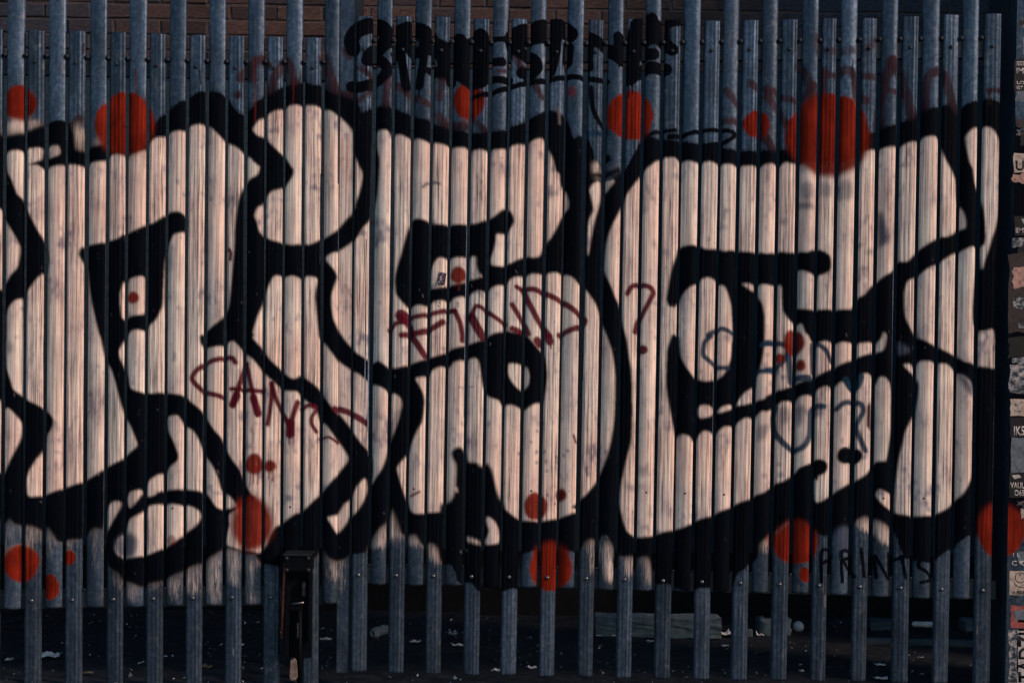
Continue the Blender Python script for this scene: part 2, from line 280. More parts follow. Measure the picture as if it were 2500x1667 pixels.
# the grey patch between the middle and right letters
fill("T3 700 1200 820 1200 960 1290 1080 1260 1160 1240 1090 1430 1020 1560 M3 960 90 900 160 830 150 740 130 740 0 T3 770 1500 730 1330", None, 4, 1.0)
fill("M3 740 0 800 0 790 130 745 120", PE, 5, .6); fill("M3 850 20 1000 0 930 110 850 100", GY, 6, .6)
stroke("M3 740 110 900 90 960 60", BK, 14, 5, .9); disc(1482, 388, 9, 11, BK, 4); stroke("T3 720 800 730 960 770 1080 850 1190", BK, 12, 4, .9)
stroke("T3 690 1220 850 1220", TL, 16, 5, .7)
stroke("T3 1200 1260 1300 1210 1420 1195 1490 1190", BK, 9, 4, .9); stroke("T3 1430 1250 1540 1240 1700 1200 1900 1190 2030 1220 1960 1290 1800 1330 1640 1345", BK, 11, 3.5, .9)
# blue-grey smears over the filled cells
for s, op in (("M4 1020 430 1060 450 1110 640 1110 720 1040 760 1020 760", .75), ("M4 930 790 980 770 970 820 910 830", .6), ("M4 310 180 420 180 430 300 330 330", .45),
              ("M4 490 180 580 190 590 300 500 290", .4), ("M4 650 170 780 170 780 320 660 330", .4), ("M4 280 350 420 370 430 410 300 410", .6), ("M4 140 500 190 510 180 570 130 540", .5),
              ("N4 1730 340 1800 370 1870 440 1885 540 1840 530 1780 430", .8), ("N4 100 660 200 640 220 760 130 800", .45), ("N4 270 650 350 640 330 790 280 820", .55),
              ("M1 1550 740 1600 760 1590 960 1545 980", .35), ("N1 80 50 140 100 110 160 70 150", .4), ("B1 1060 260 1180 190 1260 250 1240 400 1130 410 1070 380", .9),
              ("B1 1320 60 1360 80 1350 360 1320 380", .6), ("B2 1270 250 1330 230 1330 330 1280 330", .6), ("N3 2230 830 2352 800 2310 920 2240 960", .45), ("N2 1120 650 1150 700 1140 770 1110 760", .4),
              ("N3 1150 1180 1230 1190 1220 1260 1150 1260", .35), ("N3 1020 1330 1110 1360 1100 1410 1030 1400", .35), ("B4 620 170 770 140 770 330 640 330", .5)):
    fill(s, (.07, .09, .13), 5, min(op * 1.35, .9))
stroke("M2 1545 215 1580 180 1640 170 1690 185", (.03, .05, .08), 6, 3, .9); stroke("N2 1870 468 2000 462", (.05, .06, .09), 3, 2, .7)
for x, y in ((175, 960), (230, 860), (65, 1060), (230, 1045), (300, 1045), (230, 1145), (310, 1130), (320, 1220), (405, 1090), (470, 1080), (500, 1040), (320, 1440), (415, 1140)):
    q = (1250 + x * .26786, 820 + y * .26786); stroke([q, (q[0] + random.uniform(-3, 3), q[1] + random.uniform(1, 6))], (.03, .05, .09), 5, 2.5, .75)
for x, y in ((1695, 1270), (1685, 1300), (1860, 1270), (1862, 1295)):
    disc(620 + x * .26786, 400 + y * .26786, 2.6, 2.2, BK, 1)
# maroon handwriting
for s, wd in (("N1 2150 240 2120 200 2040 200 1900 240 1800 310 1755 380 1790 440 1880 510 2030 550", 9), ("N1 2130 630 2180 460 2250 250", 9), ("N1 2125 620 2160 540", 14),
              ("N1 2250 250 2300 480 2352 720", 8), ("N2 0 560 40 700", 13), ("N1 2110 480 2230 485 2352 500 N2 90 495", 8), ("N2 165 430 165 560 130 800", 8), ("N2 165 430 200 560 260 690 320 800", 8), ("N2 335 890 335 790", 16),
              ("N2 335 880 350 760 400 600", 9), ("N2 440 660 500 630 560 645", 8), ("N2 565 680 530 740 530 800 570 870", 7), ("N2 740 660 850 690 950 740 1040 800", 11), ("N2 600 930 690 920 770 970", 5),
              ("M2 1340 1390 1420 1480 1440 1568 N2 1480 60 1560 180", 11), ("M2 1430 1400 1600 1370 1740 1340 1830 1340", 9), ("M2 1240 1510 1300 1450 1400 1440", 9), ("M2 1340 1380 1380 1400", 20),
              ("M2 1350 1560 1500 1540 1620 1500 1720 1440", 11), ("M2 1830 1340 1880 1450 1900 1568 N2 1900 40", 9), ("M2 1980 1390 2040 1500 2085 1568", 15), ("M2 1980 1390 2020 1300 2080 1310 2200 1400 2290 1460", 8),
              ("M3 0 1280 60 1380 120 1480 150 1550", 9), ("M3 0 1500 80 1530", 10), ("M3 100 1150 160 1280 240 1430 340 1568", 10), ("M3 100 1140 200 1145 320 1190 440 1250 560 1330 660 1420 640 1470 540 1510 430 1560", 10), ("M3 40 1120 90 1150", 8),
              ("N3 330 10 345 50", 14), ("N3 352 60 354 110", 3), ("N3 230 40 250 70", 14), ("M3 1050 1180 1090 1120 1170 1100 1260 1130 1285 1180 1240 1270 1180 1380 1140 1450 1120 1530", 9), ("N3 1175 115 1195 125", 15),
              ("M1 2090 780 2105 810 2100 870", 6), ("N3 560 900 580 960", 4), ("N2 1430 1455 1510 1415", 4), ("N4 930 640 925 820", 5), ("N2 325 930 328 980", 2.5)):
    stroke(s, MR, wd * 1.45, 2.2, .97)
# dark teal handwriting
for s, wd in (("M3 1780 1560 1900 1500 2000 1540", 9), ("N3 1810 0 1750 60 1740 170 1800 230 1880 285 1960 290", 9), ("N3 2270 80 2352 70", 9), ("N3 2240 320 2352 320", 9),
              ("N4 0 60 80 60 180 90 190 150 150 230 80 290 0 310", 10), ("N4 200 150 220 420", 12), ("N4 420 330 415 80 480 80 540 130 590 230", 9), ("N4 80 650 60 750 80 880 160 980 250 1040 340 1000 390 900 400 700 440 640 520 640", 11),
              ("N4 640 660 700 610 790 600 860 620 880 680 840 760 815 830 850 930 900 1040", 10), ("N4 720 400 780 480 840 440 860 370", 12), ("N4 270 380 390 380", 12)):
    stroke(s, TL, wd * 1.35, 2.5, .95)
# black blobs and the dark stencilled figure
disc(1870 + 715 * .26786, 820 + 1090 * .26786, 20, 20, BK, 2); stroke("N4 720 1080 800 1090", BK, 38, 2)
stroke("N4 340 1250 480 1190", BK, 36, 2); stroke("N4 455 1240 460 1300", BK, 6, 2)
stroke("N4 940 620 950 840", BK, 8, 4, .8)
fill("N2 1800 1060 1830 1020 1880 1005 1920 1030 1940 1090 1960 1140 2040 1150 2065 1180 2130 1150 2180 1240 2230 1440 2290 1568 B2 2110 60 2140 180 2060 290 1960 330 1700 300 1700 -60 N2 1790 1500 1830 1400 1840 1180 1810 1110", BK, 3)
fill("B2 1945 235 2050 270 2065 297 1960 275", PE, 3, .8); fill("N2 1835 1380 1850 1370 1860 1420 1838 1410", PE, 2, .8)
stroke("B2 1890 360 1935 350", (.2, .2, .2), 5, 2, .6)
# red spots
REDS = [(51,253,40,43),(307,305,72,77),(1145,250,38,43),(1538,284,57,59),(1846,305,33,33),(2022,332,102,101),(327,727,15,15),(1120,672,20,21),(622,1132,22,26),(661,1137,15,15),(617,1276,51,68),
        (1308,1235,29,34),(1370,1207,14,16),(1345,1382,51,60),(1937,836,26,32),(1954,892,12,15),(1901,874,14,12),(1941,1323,55,53),(1964,1401,14,19),(2440,1292,56,66),(54,1373,44,46),(171,1359,16,19),(126,1432,20,32),(420,1317,13,12),(1885,1315,14,18)]
for i, (x, y, rx, ry) in enumerate(REDS):
    v = 0.9 + 0.25 * random.random()
    disc(x, y, rx, ry, tuple(c * v for c in RD), 6 if rx > 30 else 2.5, .98 if i < 23 else .6)
for x, y, L, k in ((612,1150,34,2.5),(620,1154,26,2.5),(630,1150,30,2.5),(657,1148,18,2.5),(667,1148,24,3),(1113,690,8,3),(1121,690,18,3),(1908,885,20,2),(1355,1225,6,3),(333,170,150,3),(625,140,160,2.5),(717,200,60,2)):
    stroke([(x, y), (x + 1, y + L * .5), (x - 1, y + L)], RD, k, 1.2, .9, sm=False)
# uneven density of the red
dens = field(8, 30, 6) * .5 + field(40, 60, 20) * .5
rm = np.clip((P[..., 0] - 3 * P[..., 1] - .02) / .08, 0, 1) * A
P = P * (1 + (np.clip(dens * .16, -.3, .3) * rm)[..., None])
# black tag across the top
for s, wd in (("T2 905 450 890 370 930 300 1000 260 1090 235 1190 280 1230 350 1170 420 1060 520", 38), ("T2 1030 555 1150 560 1220 630 1180 700 1080 770 960 800 890 795", 27),
              ("T2 1340 330 1340 500 1390 800", 22), ("T2 1290 300 1450 260 1600 320 1620 440 1450 480", 30), ("T2 1560 470 1510 790", 20), ("T2 1640 400 1720 520 1740 620", 34), ("T2 1600 650 1740 650", 18),
              ("T2 1870 380 1850 520 1850 640 1930 720 2000 760", 36), ("T2 1760 520 1800 760", 24), ("T2 2060 340 2060 740", 40), ("T2 2060 370 2290 365", 14), ("T2 2060 570 2260 570", 22), ("T2 2050 720 2330 740", 18),
              ("T3 270 310 150 270 20 320 10 430 100 500 200 560 225 620 170 680 95 670", 30), ("T3 230 270 400 240 530 320", 38), ("T3 410 270 390 480 350 650", 28), ("T3 515 440 505 570", 26),
              ("T3 690 430 700 620", 22), ("T3 710 350 800 400 900 480 1000 560", 27), ("T3 965 340 975 420", 24), ("T3 1140 230 1110 400 1100 560 1075 720", 34), ("T3 1270 180 1310 300 1360 380 1460 460", 30),
              ("T3 1250 300 1420 220 1520 200", 22), ("T3 1120 510 1290 500", 28), ("T3 1130 690 1240 625 1400 640", 30), ("T2 1990 890 2080 870 2180 850 2300 810 T3 0 800 140 760 280 745 400 725 520 705 640 715 760 735 870 745", 13)):
    stroke(s, BK, wd, 2.2)
fill("T2 1235 340 1290 250 1440 205 1560 250 1640 280 1660 340 1790 400 1830 350 1880 345 1930 370 1990 330 2140 315 2140 750 2020 770 1900 740 1830 620 1790 560 1720 620 1640 500 1560 520 1500 540 1450 480 1300 490", BK, 3)
fill("T2 1240 480 1300 480 1330 520 1290 560", BK, 3); fill("T2 1630 640 1740 620 1760 720 1700 720 1640 710", BK, 3)
fill("T2 2170 440 2230 400 2280 420 2300 500 2200 520 2150 515", None, 4, .9)
fill("T2 2300 300 T3 100 245 230 240 310 195 480 190 540 240 480 350 160 430 0 470 T2 2310 480", BK, 3)
fill("T3 690 330 740 330 900 440 980 340 1060 330 1080 560 1000 590 900 540 760 420 720 600 690 620", BK, 3, 1, True)
fill("T3 1230 130 1300 190 1420 200 1440 300 1430 410 1250 420 1160 560 1050 560 1060 330 1130 200", BK, 5)
for s in ("T2 1380 800 1380 870", "T2 1505 800 1507 890", "T3 1055 730 1065 900", "T3 1090 730 1098 860", "T3 975 560 975 630", "T2 1030 600 1030 690", "T3 705 620 700 690"):
    stroke(s, BK, 3, 1.2)
disc(620 + 1485 * .26786, 108, 4, 8, (.10, .12, .15), 2, .8); disc(620 + 1130 * .26786, 174, 5, 8, (.10, .12, .15), 2, .8)
# the small word low on the right
for s in ("B4 500 640 500 360 570 350 585 420 510 470", "B4 690 640 680 370 750 360 765 415 700 450 800 590", "B4 860 340 890 590", "B4 1000 600 985 400 1110 610 1110 370", "B4 1165 440 1290 400", "B4 1230 420 1265 600", "B4 1490 440 1400 440 1385 500 1470 560 1490 620 1400 645"):
    stroke(s, BK, 10, 2.0, .78)
# worn specks in the paint
for _ in range(260):
    x, y = random.uniform(-20, 2460), random.uniform(360, 1330); k = random.uniform(.8, 2.2)
    stroke([(x, y), (x + random.uniform(-2, 2), y + random.uniform(1, 7))], random.choice([(.05, .06, .08), (.3, .28, .27), (.12, .10, .10)]), k, .9, random.uniform(.3, .8), sm=False)

# rust and dirt runs on the bare steel
for _ in range(150):
    x, y = random.uniform(-30, 2430), random.choice([random.uniform(60, 300), random.uniform(1360, 1640), random.uniform(1360, 1640)])
    if A[int(y) + MG, int(x) + MG] < .2:
        stroke([(x, y), (x + random.uniform(-2, 2), y + random.uniform(10, 60))], random.choice([(.035, .022, .018), (.014, .018, .024), (.20, .17, .16)]), random.uniform(1.5, 6), 3, random.uniform(.35, .75), sm=False)
def sample(px, py):
    x = np.clip(np.asarray(px) + MG, 0, CW - 2); y = np.clip(np.asarray(py) + MG, 0, CH - 2)
    xi = x.astype(int); yi = y.astype(int); fx = (x - xi)[..., None]; fy = (y - yi)[..., None]
    F = np.concatenate([P, A[..., None]], 2) if sample.F is None else sample.F
    sample.F = F
    v = (F[yi, xi] * (1 - fx) + F[yi, xi + 1] * fx) * (1 - fy) + (F[yi + 1, xi] * (1 - fx) + F[yi + 1, xi + 1] * fx) * fy
    a = np.clip(v[..., 3:4], 1e-4, 1)
    return np.concatenate([v[..., :3] / a, v[..., 3:4]], -1)
sample.F = None

# ------------------------------------------------------------------ node helpers and materials
def mat(name, rough=0.7, metal=0.0, spec=0.4):
    m = bpy.data.materials.new(name); m.use_nodes = True
    nt = m.node_tree; b = nt.nodes['Principled BSDF']
    b.inputs['Roughness'].default_value = rough; b.inputs['Metallic'].default_value = metal
    b.inputs['Specular IOR Level'].default_value = spec
    return m, nt, b
def nd(nt, kind, **kw):
    n = nt.nodes.new(kind)
    for k, v in kw.items(): setattr(n, k, v)
    return n
def coords(nt, scale, rnd=True, kind='Object'):
    tc = nd(nt, 'ShaderNodeTexCoord'); src = tc.outputs[kind]
    if rnd:
        oi = nd(nt, 'ShaderNodeObjectInfo'); ml = nd(nt, 'ShaderNodeMath', operation='MULTIPLY'); ml.inputs[1].default_value = 37.0
        nt.links.new(oi.outputs['Random'], ml.inputs[0])
        ad = nd(nt, 'ShaderNodeVectorMath', operation='ADD'); nt.links.new(src, ad.inputs[0]); nt.links.new(ml.outputs[0], ad.inputs[1]); src = ad.outputs[0]
    mp = nd(nt, 'ShaderNodeMapping'); mp.inputs['Scale'].default_value = scale
    nt.links.new(src, mp.inputs[0]); return mp.outputs[0]
def noise(nt, vec, scale, detail=4, rough=0.6):
    n = nd(nt, 'ShaderNodeTexNoise'); n.inputs['Scale'].default_value = scale; n.inputs['Detail'].default_value = detail
    n.inputs['Roughness'].default_value = rough; nt.links.new(vec, n.inputs['Vector']); return n.outputs['Fac']
def ramp(nt, fac, stops):
    r = nd(nt, 'ShaderNodeValToRGB'); e = r.color_ramp.elements
    while len(e) < len(stops): e.new(0.5)
    for i, (p, c) in enumerate(stops):
        e[i].position = p; e[i].color = (c if isinstance(c, tuple) else (c, c, c)) + (1,)
    nt.links.new(fac, r.inputs[0]); return r.outputs[0]
def mix(nt, fac, a, b, blend='MIX'):
    m = nd(nt, 'ShaderNodeMix', data_type='RGBA', blend_type=blend)
    for sock, v in ((m.inputs[0], fac), (m.inputs[6], a), (m.inputs[7], b)):
        if isinstance(v, (int, float)): sock.default_value = v
        elif isinstance(v, tuple): sock.default_value = v + (1,)
        else: nt.links.new(v, sock)
    return m.outputs[2]
def math2(nt, op, a, b):
    m = nd(nt, 'ShaderNodeMath', operation=op)
    for s, v in ((m.inputs[0], a), (m.inputs[1], b)):
        if isinstance(v, (int, float)): s.default_value = v
        else: nt.links.new(v, s)
    return m.outputs[0]
def bump(nt, b, h, strength=0.3, dist=0.002):
    n = nd(nt, 'ShaderNodeBump'); n.inputs['Strength'].default_value = strength; n.inputs['Distance'].default_value = dist
    nt.links.new(h, n.inputs['Height']); nt.links.new(n.outputs[0], b.inputs['Normal'])

def steel_color(nt, streaky):
    v = coords(nt, (1, 1, 1)); vs = coords(nt, (1, 1, 0.035))
    base = ramp(nt, noise(nt, v, 62, 7, .75), [(.30, (.026, .047, .078)), (.5, (.054, .082, .124)), (.68, (.108, .144, .196))])
    st_ = ramp(nt, noise(nt, vs, 210 if streaky else 120, 3, .6), [(.30, .62 if streaky else .80), (.62, 1.12)])
    col = mix(nt, 1.0, base, st_, 'MULTIPLY')
    oi = nd(nt, 'ShaderNodeObjectInfo'); col = mix(nt, 1.0, col, ramp(nt, oi.outputs['Random'], [(0.0, .70), (.5, .95), (1.0, 1.30)]), 'MULTIPLY')
    dirt = ramp(nt, noise(nt, coords(nt, (1.2, 1.2, .40)), 12, 6, .72), [(.44, 0.0), (.66, 1.0)])
    col = mix(nt, math2(nt, 'MULTIPLY', dirt, .62), col, (.020, .028, .040))
    pale = ramp(nt, noise(nt, v, 26, 3, .5), [(.62, 0.0), (.70, 1.0)])
    return mix(nt, math2(nt, 'MULTIPLY', pale, .35), col, (.14, .15, .16))

def painted_steel(name, streaky):
    m, nt, b = mat(name, .5, 0.0, .16)
    b.inputs['Specular IOR Level'].default_value = .03
    at = nd(nt, 'ShaderNodeAttribute', attribute_name='paint')
    steel = steel_color(nt, streaky)
    vs = coords(nt, (1, 1, 0.016)); v = coords(nt, (1, 1, .5))
    # brush-like vertical wear lines in the paint, chips and smears
    lines = ramp(nt, noise(nt, vs, 330 if streaky else 170, 2, .55), [(.33, .22 if streaky else .55), (.45, .78), (.60, 1.10)])
    smear = ramp(nt, noise(nt, v, 13, 6, .66), [(.36, (1.0, 1.0, 1.0)), (.58, (.76, .74, .78)), (.70, (.46, .45, .53))])
    pc = mix(nt, 1.0, at.outputs['Color'], lines, 'MULTIPLY')
    pc = mix(nt, 1.0, pc, smear, 'MULTIPLY')
    chip = ramp(nt, noise(nt, coords(nt, (1, 1, .22)), 150, 4, .7), [(.66, 0.0), (.71, 1.0)])
    al = math2(nt, 'SUBTRACT', at.outputs['Alpha'], math2(nt, 'MULTIPLY', chip, .55))
    grain = noise(nt, coords(nt, (1, 1, 1)), 900, 2, .5)
    # spray speckle along soft edges
    rag = noise(nt, coords(nt, (1, 1, .10)), 190, 4, .65)
    e = math2(nt, 'ADD', al, math2(nt, 'ADD', math2(nt, 'MULTIPLY', math2(nt, 'SUBTRACT', grain, .5), .5), math2(nt, 'MULTIPLY', math2(nt, 'SUBTRACT', rag, .5), .95)))
    al2 = ramp(nt, e, [(.26, 0.0), (.66, 1.0)])
    col = mix(nt, al2, steel, pc)
    nt.links.new(col, b.inputs['Base Color'])
    rg = ramp(nt, al2, [(0.0, .40), (1.0, .7)]); nt.links.new(rg, b.inputs['Roughness'])
    mt = ramp(nt, al2, [(0.0, .62), (1.0, 0.0)]); nt.links.new(mt, b.inputs['Metallic'])
    bump(nt, b, math2(nt, 'ADD', noise(nt, vs, 260, 2, .5), math2(nt, 'MULTIPLY', grain, .25)), .35 if streaky else .2, .0012)
    return m
M_A = painted_steel('painted_ridged_steel', True); M_B = painted_steel('painted_smooth_steel', False)
def plain(name, stops, scale=30, rough=.7, metal=0.0, spec=.25, stretch=(1, 1, 1), bm=.2, bd=.002, detail=5, kind='Object'):
    m, nt, b = mat(name, rough, metal, spec)
    n = noise(nt, coords(nt, stretch, kind=kind), scale, detail, .65)
    nt.links.new(ramp(nt, n, stops), b.inputs['Base Color'])
    if bm: bump(nt, b, n, bm, bd)
    return m
M_RAIL = plain('grimy_rail_steel', [(.3, (.010, .013, .018)), (.6, (.022, .028, .036)), (.8, (.060, .060, .070))], 30, .5, .3)
M_BOLT = plain('bolt_steel', [(.3, (.05, .055, .06)), (.7, (.16, .165, .17))], 90, .3, .8)
M_BOLTD = plain('dark_bolt', [(.3, (.012, .015, .020)), (.7, (.030, .036, .045))], 90, .55, .2, spec=.15)
M_HOLE = plain('hole_dark', [(.3, (.003, .003, .004)), (.7, (.006, .006, .007))], 50, .9)
M_BRICK = None
def brick_material():
    m, nt, b = mat('old_brown_brick', .9)
    oi = nd(nt, 'ShaderNodeObjectInfo')
    v = coords(nt, (1, 1, 4.5)); big = coords(nt, (1, 1, 1), rnd=False, kind='Object')
    base = ramp(nt, noise(nt, v, 34, 6, .75), [(.28, (.014, .011, .012)), (.48, (.050, .034, .032)), (.66, (.095, .066, .060)), (.8, (.17, .145, .145))])
    tint = ramp(nt, oi.outputs['Random'], [(0.0, (.45, .42, .46)), (.35, (.95, .80, .74)), (.7, (1.25, 1.0, .92)), (1.0, (.50, .60, .80))])
    col = mix(nt, 1.0, base, tint, 'MULTIPLY')
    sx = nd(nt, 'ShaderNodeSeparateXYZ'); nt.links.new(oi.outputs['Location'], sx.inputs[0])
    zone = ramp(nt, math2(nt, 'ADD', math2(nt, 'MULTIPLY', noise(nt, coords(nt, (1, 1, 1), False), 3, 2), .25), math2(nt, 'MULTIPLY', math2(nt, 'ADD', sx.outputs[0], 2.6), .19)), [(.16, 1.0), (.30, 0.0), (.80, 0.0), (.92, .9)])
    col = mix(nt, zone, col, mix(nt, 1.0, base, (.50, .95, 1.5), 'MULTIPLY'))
    nt.links.new(col, b.inputs['Base Color']); bump(nt, b, noise(nt, v, 60, 5, .7), .9, .006)
    return m
M_BRICK = brick_material()
M_BLUEBRICK = plain('slate_blue_brick', [(.3, (.010, .028, .044)), (.7, (.026, .052, .074))], 40, .9, bm=.4)  # navy put into the brick colour for the dark blue of the gaps
M_MORTAR = plain('dirty_mortar', [(.3, (.038, .030, .030)), (.7, (.090, .072, .070))], 40, .95)
M_PLINTH = plain('dark_plinth', [(.3, (.003, .004, .006)), (.7, (.007, .009, .013))], 20, .9)  # near-black band along the foot of the wall
def ground_material():
    m, nt, b = mat('dark_wet_dirt', .75)
    v = coords(nt, (1, 1, 1), rnd=False)
    a = noise(nt, v, 9, 8, .7); f = noise(nt, v, 130, 4, .7)
    col = ramp(nt, a, [(.35, (.0025, .0065, .012)), (.6, (.0075, .0155, .026)), (.75, (.020, .034, .050))])
    fl = ramp(nt, f, [(.66, 0.0), (.74, 1.0)])
    nt.links.new(mix(nt, math2(nt, 'MULTIPLY', fl, .3), col, (.12, .125, .13)), b.inputs['Base Color'])
    bump(nt, b, math2(nt, 'ADD', a, math2(nt, 'MULTIPLY', f, .5)), .8, .02)
    nt.links.new(ramp(nt, a, [(.4, .55), (.65, .9)]), b.inputs['Roughness'])
    return m
M_GROUND = ground_material()
M_CONC = plain('weathered_concrete', [(.3, (.040, .075, .105)), (.55, (.085, .135, .170)), (.75, (.17, .21, .24))], 22, .9, bm=.8, bd=.008)
M_WOOD = plain('grey_wood', [(.3, (.025, .045, .062)), (.7, (.075, .11, .14))], 20, .85, stretch=(.3, 6, 6), bm=.5, bd=.003)
M_PLASTIC = plain('dirty_white_plastic', [(.3, (.45, .50, .54)), (.7, (.78, .80, .82))], 25, .35)
M_PAPER = plain('dirty_paper', [(.3, (.40, .42, .44)), (.7, (.78, .76, .74))], 18, .85)
M_LEAF = plain('dead_leaf', [(.3, (.06, .05, .04)), (.7, (.20, .17, .14))], 40, .7)
M_BLKSTEEL = plain('black_painted_steel', [(.3, (.0015, .002, .003)), (.7, (.004, .005, .008))], 40, .55, bm=.1, spec=.05)
M_LID = plain('highlight_black_steel', [(.3, (.01, .012, .016)), (.7, (.05, .06, .07))], 60, .3, .5)  # lighter than the housing: the lit top edge is put into this colour
M_RUST = plain('rusty_rod', [(.3, (.05, .015, .010)), (.5, (.24, .065, .035)), (.75, (.40, .16, .10))], 60, .8, stretch=(1, 1, .6), bm=.6)
M_TAN = plain('worn_tan_leather', [(.3, (.06, .045, .038)), (.7, (.22, .17, .14))], 60, .8, bm=.5)
M_GLASS, _nt, _b = mat('clear_plastic_bottle', .12); _b.inputs['Base Color'].default_value = (.55, .65, .72, 1); _b.inputs['Transmission Weight'].default_value = .75; _b.inputs['IOR'].default_value = 1.3

# ------------------------------------------------------------------ object helpers
COL = scene.collection
def link(o, parent=None):
    COL.objects.link(o)
    if parent is not None: o.parent = parent
    return o
def obj(name, verts, faces, m, parent=None, sm=False, loc=None):
    me = bpy.data.meshes.new(name); me.from_pydata([tuple(v) for v in verts], [], faces); me.update()
    if sm: me.shade_smooth()
    me.materials.append(m)
    o = bpy.data.objects.new(name, me)
    if loc is not None: o.location = loc
    return link(o, parent)
def thing(name, label, cat, loc=(0, 0, 0), group=None):
    o = bpy.data.objects.new(name, None); o.location = loc; link(o); tag(o, label, cat, group); return o
def tag(o, label, cat, group=None):
    o['label'] = label; o['category'] = cat
    if group: o['group'] = group
    return o
def boxvf(x0, x1, y0, y1, z0, z1, bv=0.0):
    v = [(x, y, z) for x in (x0, x1) for y in (y0, y1) for z in (z0, z1)]
    f = [(0, 1, 3, 2), (4, 6, 7, 5), (0, 4, 5, 1), (2, 3, 7, 6), (0, 2, 6, 4), (1, 5, 7, 3)]
    return v, f
import bmesh
def box(name, x0, x1, y0, y1, z0, z1, m, parent=None, bv=0.002, loc=None):
    bm = bmesh.new()
    v, f = boxvf(x0, x1, y0, y1, z0, z1)
    vs = [bm.verts.new(p) for p in v]
    for q in f: bm.faces.new([vs[i] for i in q])
    if bv: bmesh.ops.bevel(bm, geom=bm.edges[:], offset=bv, segments=2, affect='EDGES')
    bmesh.ops.recalc_face_normals(bm, faces=bm.faces[:])
    me = bpy.data.meshes.new(name); bm.to_mesh(me); bm.free(); me.materials.append(m)
    o = bpy.data.objects.new(name, me)
    if loc is not None: o.location = loc
    return link(o, parent)
def prism(name, outline, y0, y1, m, parent=None, loc=None):
    """outline of (x, z), front face at y0, back at y1"""
    n = len(outline)
    v = [(x, y0, z) for x, z in outline] + [(x, y1, z) for x, z in outline]
    f = [tuple(range(n)), tuple(range(2 * n - 1, n - 1, -1))] + [(i, n + i, n + (i + 1) % n, (i + 1) % n) for i in range(n)]
    return obj(name, v, f, m, parent, loc=loc)
def dome_mesh(name, r, h, m, seg=10, rings=3):
    v = []; f = []
    for k in range(rings):
        a = math.pi / 2 * k / rings
        for s in range(seg):
            t = 2 * math.pi * s / seg
            v.append((r * math.cos(a) * math.cos(t), -h * math.sin(a), r * math.cos(a) * math.sin(t)))
    v.append((0, -h, 0))
    for k in range(rings - 1):
        for s in range(seg): f.append((k * seg + s, k * seg + (s + 1) % seg, (k + 1) * seg + (s + 1) % seg, (k + 1) * seg + s))
    for s in range(seg): f.append(((rings - 1) * seg + s, (rings - 1) * seg + (s + 1) % seg, len(v) - 1))
    f.append(tuple(range(seg - 1, -1, -1)))
    me = bpy.data.meshes.new(name); me.from_pydata(v, [], f); me.update(); me.shade_smooth(); me.materials.append(m)
    bm = bmesh.new(); bm.from_mesh(me); bmesh.ops.recalc_face_normals(bm, faces=bm.faces[:]); bm.to_mesh(me); bm.free()
    return me

# ------------------------------------------------------------------ setting: ground
def build_ground():
    v = []; f = []
    xs = np.concatenate([[-300, -60, -12], np.linspace(-4, 4, 90), [12, 60, 300]])
    ys = np.concatenate([[-300, -60, -12, -5], np.linspace(-1.2, 1.7, 40), [6, 60, 300]])
    rr = np.random.RandomState(3)
    for y in ys:
        for x in xs:
            inn = abs(x) < 4 and -1.1 < y < 1.65
            v.append((x, y, (rr.uniform(-.007, .005) + .006 * math.sin(x * 5 + y * 7)) if inn else 0))
    nx = len(xs)
    for j in range(len(ys) - 1):
        for i in range(nx - 1): f.append((j * nx + i, j * nx + i + 1, (j + 1) * nx + i + 1, (j + 1) * nx + i))
    o = obj('ground', v, f, M_GROUND, sm=True); o['kind'] = 'structure'
build_ground()

# ------------------------------------------------------------------ brick wall behind the gates
WY = 1.55
wall = thing('brick_wall', 'old brown brick wall behind the palisade gates', 'wall', (0, WY, 0))
box('mortar', -7, 7, .004, .30, 2.64, 3.26, M_MORTAR, wall, 0)
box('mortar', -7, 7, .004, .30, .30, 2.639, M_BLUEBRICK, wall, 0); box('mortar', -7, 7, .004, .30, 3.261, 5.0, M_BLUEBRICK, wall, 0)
box('plinth', -7, 7, -.03, .30, -.2, .30, M_PLINTH, wall, .004)
for sx_ in (-1, 1):
    box('added_side_wall', min(sx_ * 2.62, sx_ * 2.9), max(sx_ * 2.62, sx_ * 2.9), .32 - WY, -.012, -.1, 4.2, M_BLUEBRICK, wall, .004)  # unseen side walls, added to block the sun from the yard
bv_, bf_ = boxvf(-.1075, .1075, -.001, .05, -.0325, .0325)
def brick_mesh(seed):
    rr = random.Random(seed); bm = bmesh.new()
    vs = [bm.verts.new((x + rr.uniform(-.003, .003), y + (rr.uniform(-.004, .003) if y < 0 else 0), z + rr.uniform(-.0025, .0025))) for x, y, z in bv_]
    for q in bf_: bm.faces.new([vs[i] for i in q])
    bmesh.ops.bevel(bm, geom=[e for e in bm.edges if all(v.co.y < .02 for v in e.verts)], offset=.004, segments=1, affect='EDGES')
    bmesh.ops.recalc_face_normals(bm, faces=bm.faces[:])
    me = bpy.data.meshes.new('brick'); bm.to_mesh(me); bm.free(); me.materials.append(M_BRICK); return me
BMS = [brick_mesh(i) for i in range(6)]
rest_v = []; rest_f = []
course = 0; z = .3375
while z < 4.95:
    x = -6.9 + (.1125 if course % 2 else 0)
    while x < 6.9:
        if 2.66 < z < 3.2 and abs(x) < 2.75:
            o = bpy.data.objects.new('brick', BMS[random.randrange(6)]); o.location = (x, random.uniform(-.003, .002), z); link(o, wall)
        else:
            k = len(rest_v); j = random.uniform(-.003, .002)
            rest_v += [(x + a, .3 * j + (b if b > 0 else .0025), z + c) for a, b, c in bv_]; rest_f += [tuple(i + k for i in q) for q in bf_]
        x += .225
    z += .075; course += 1
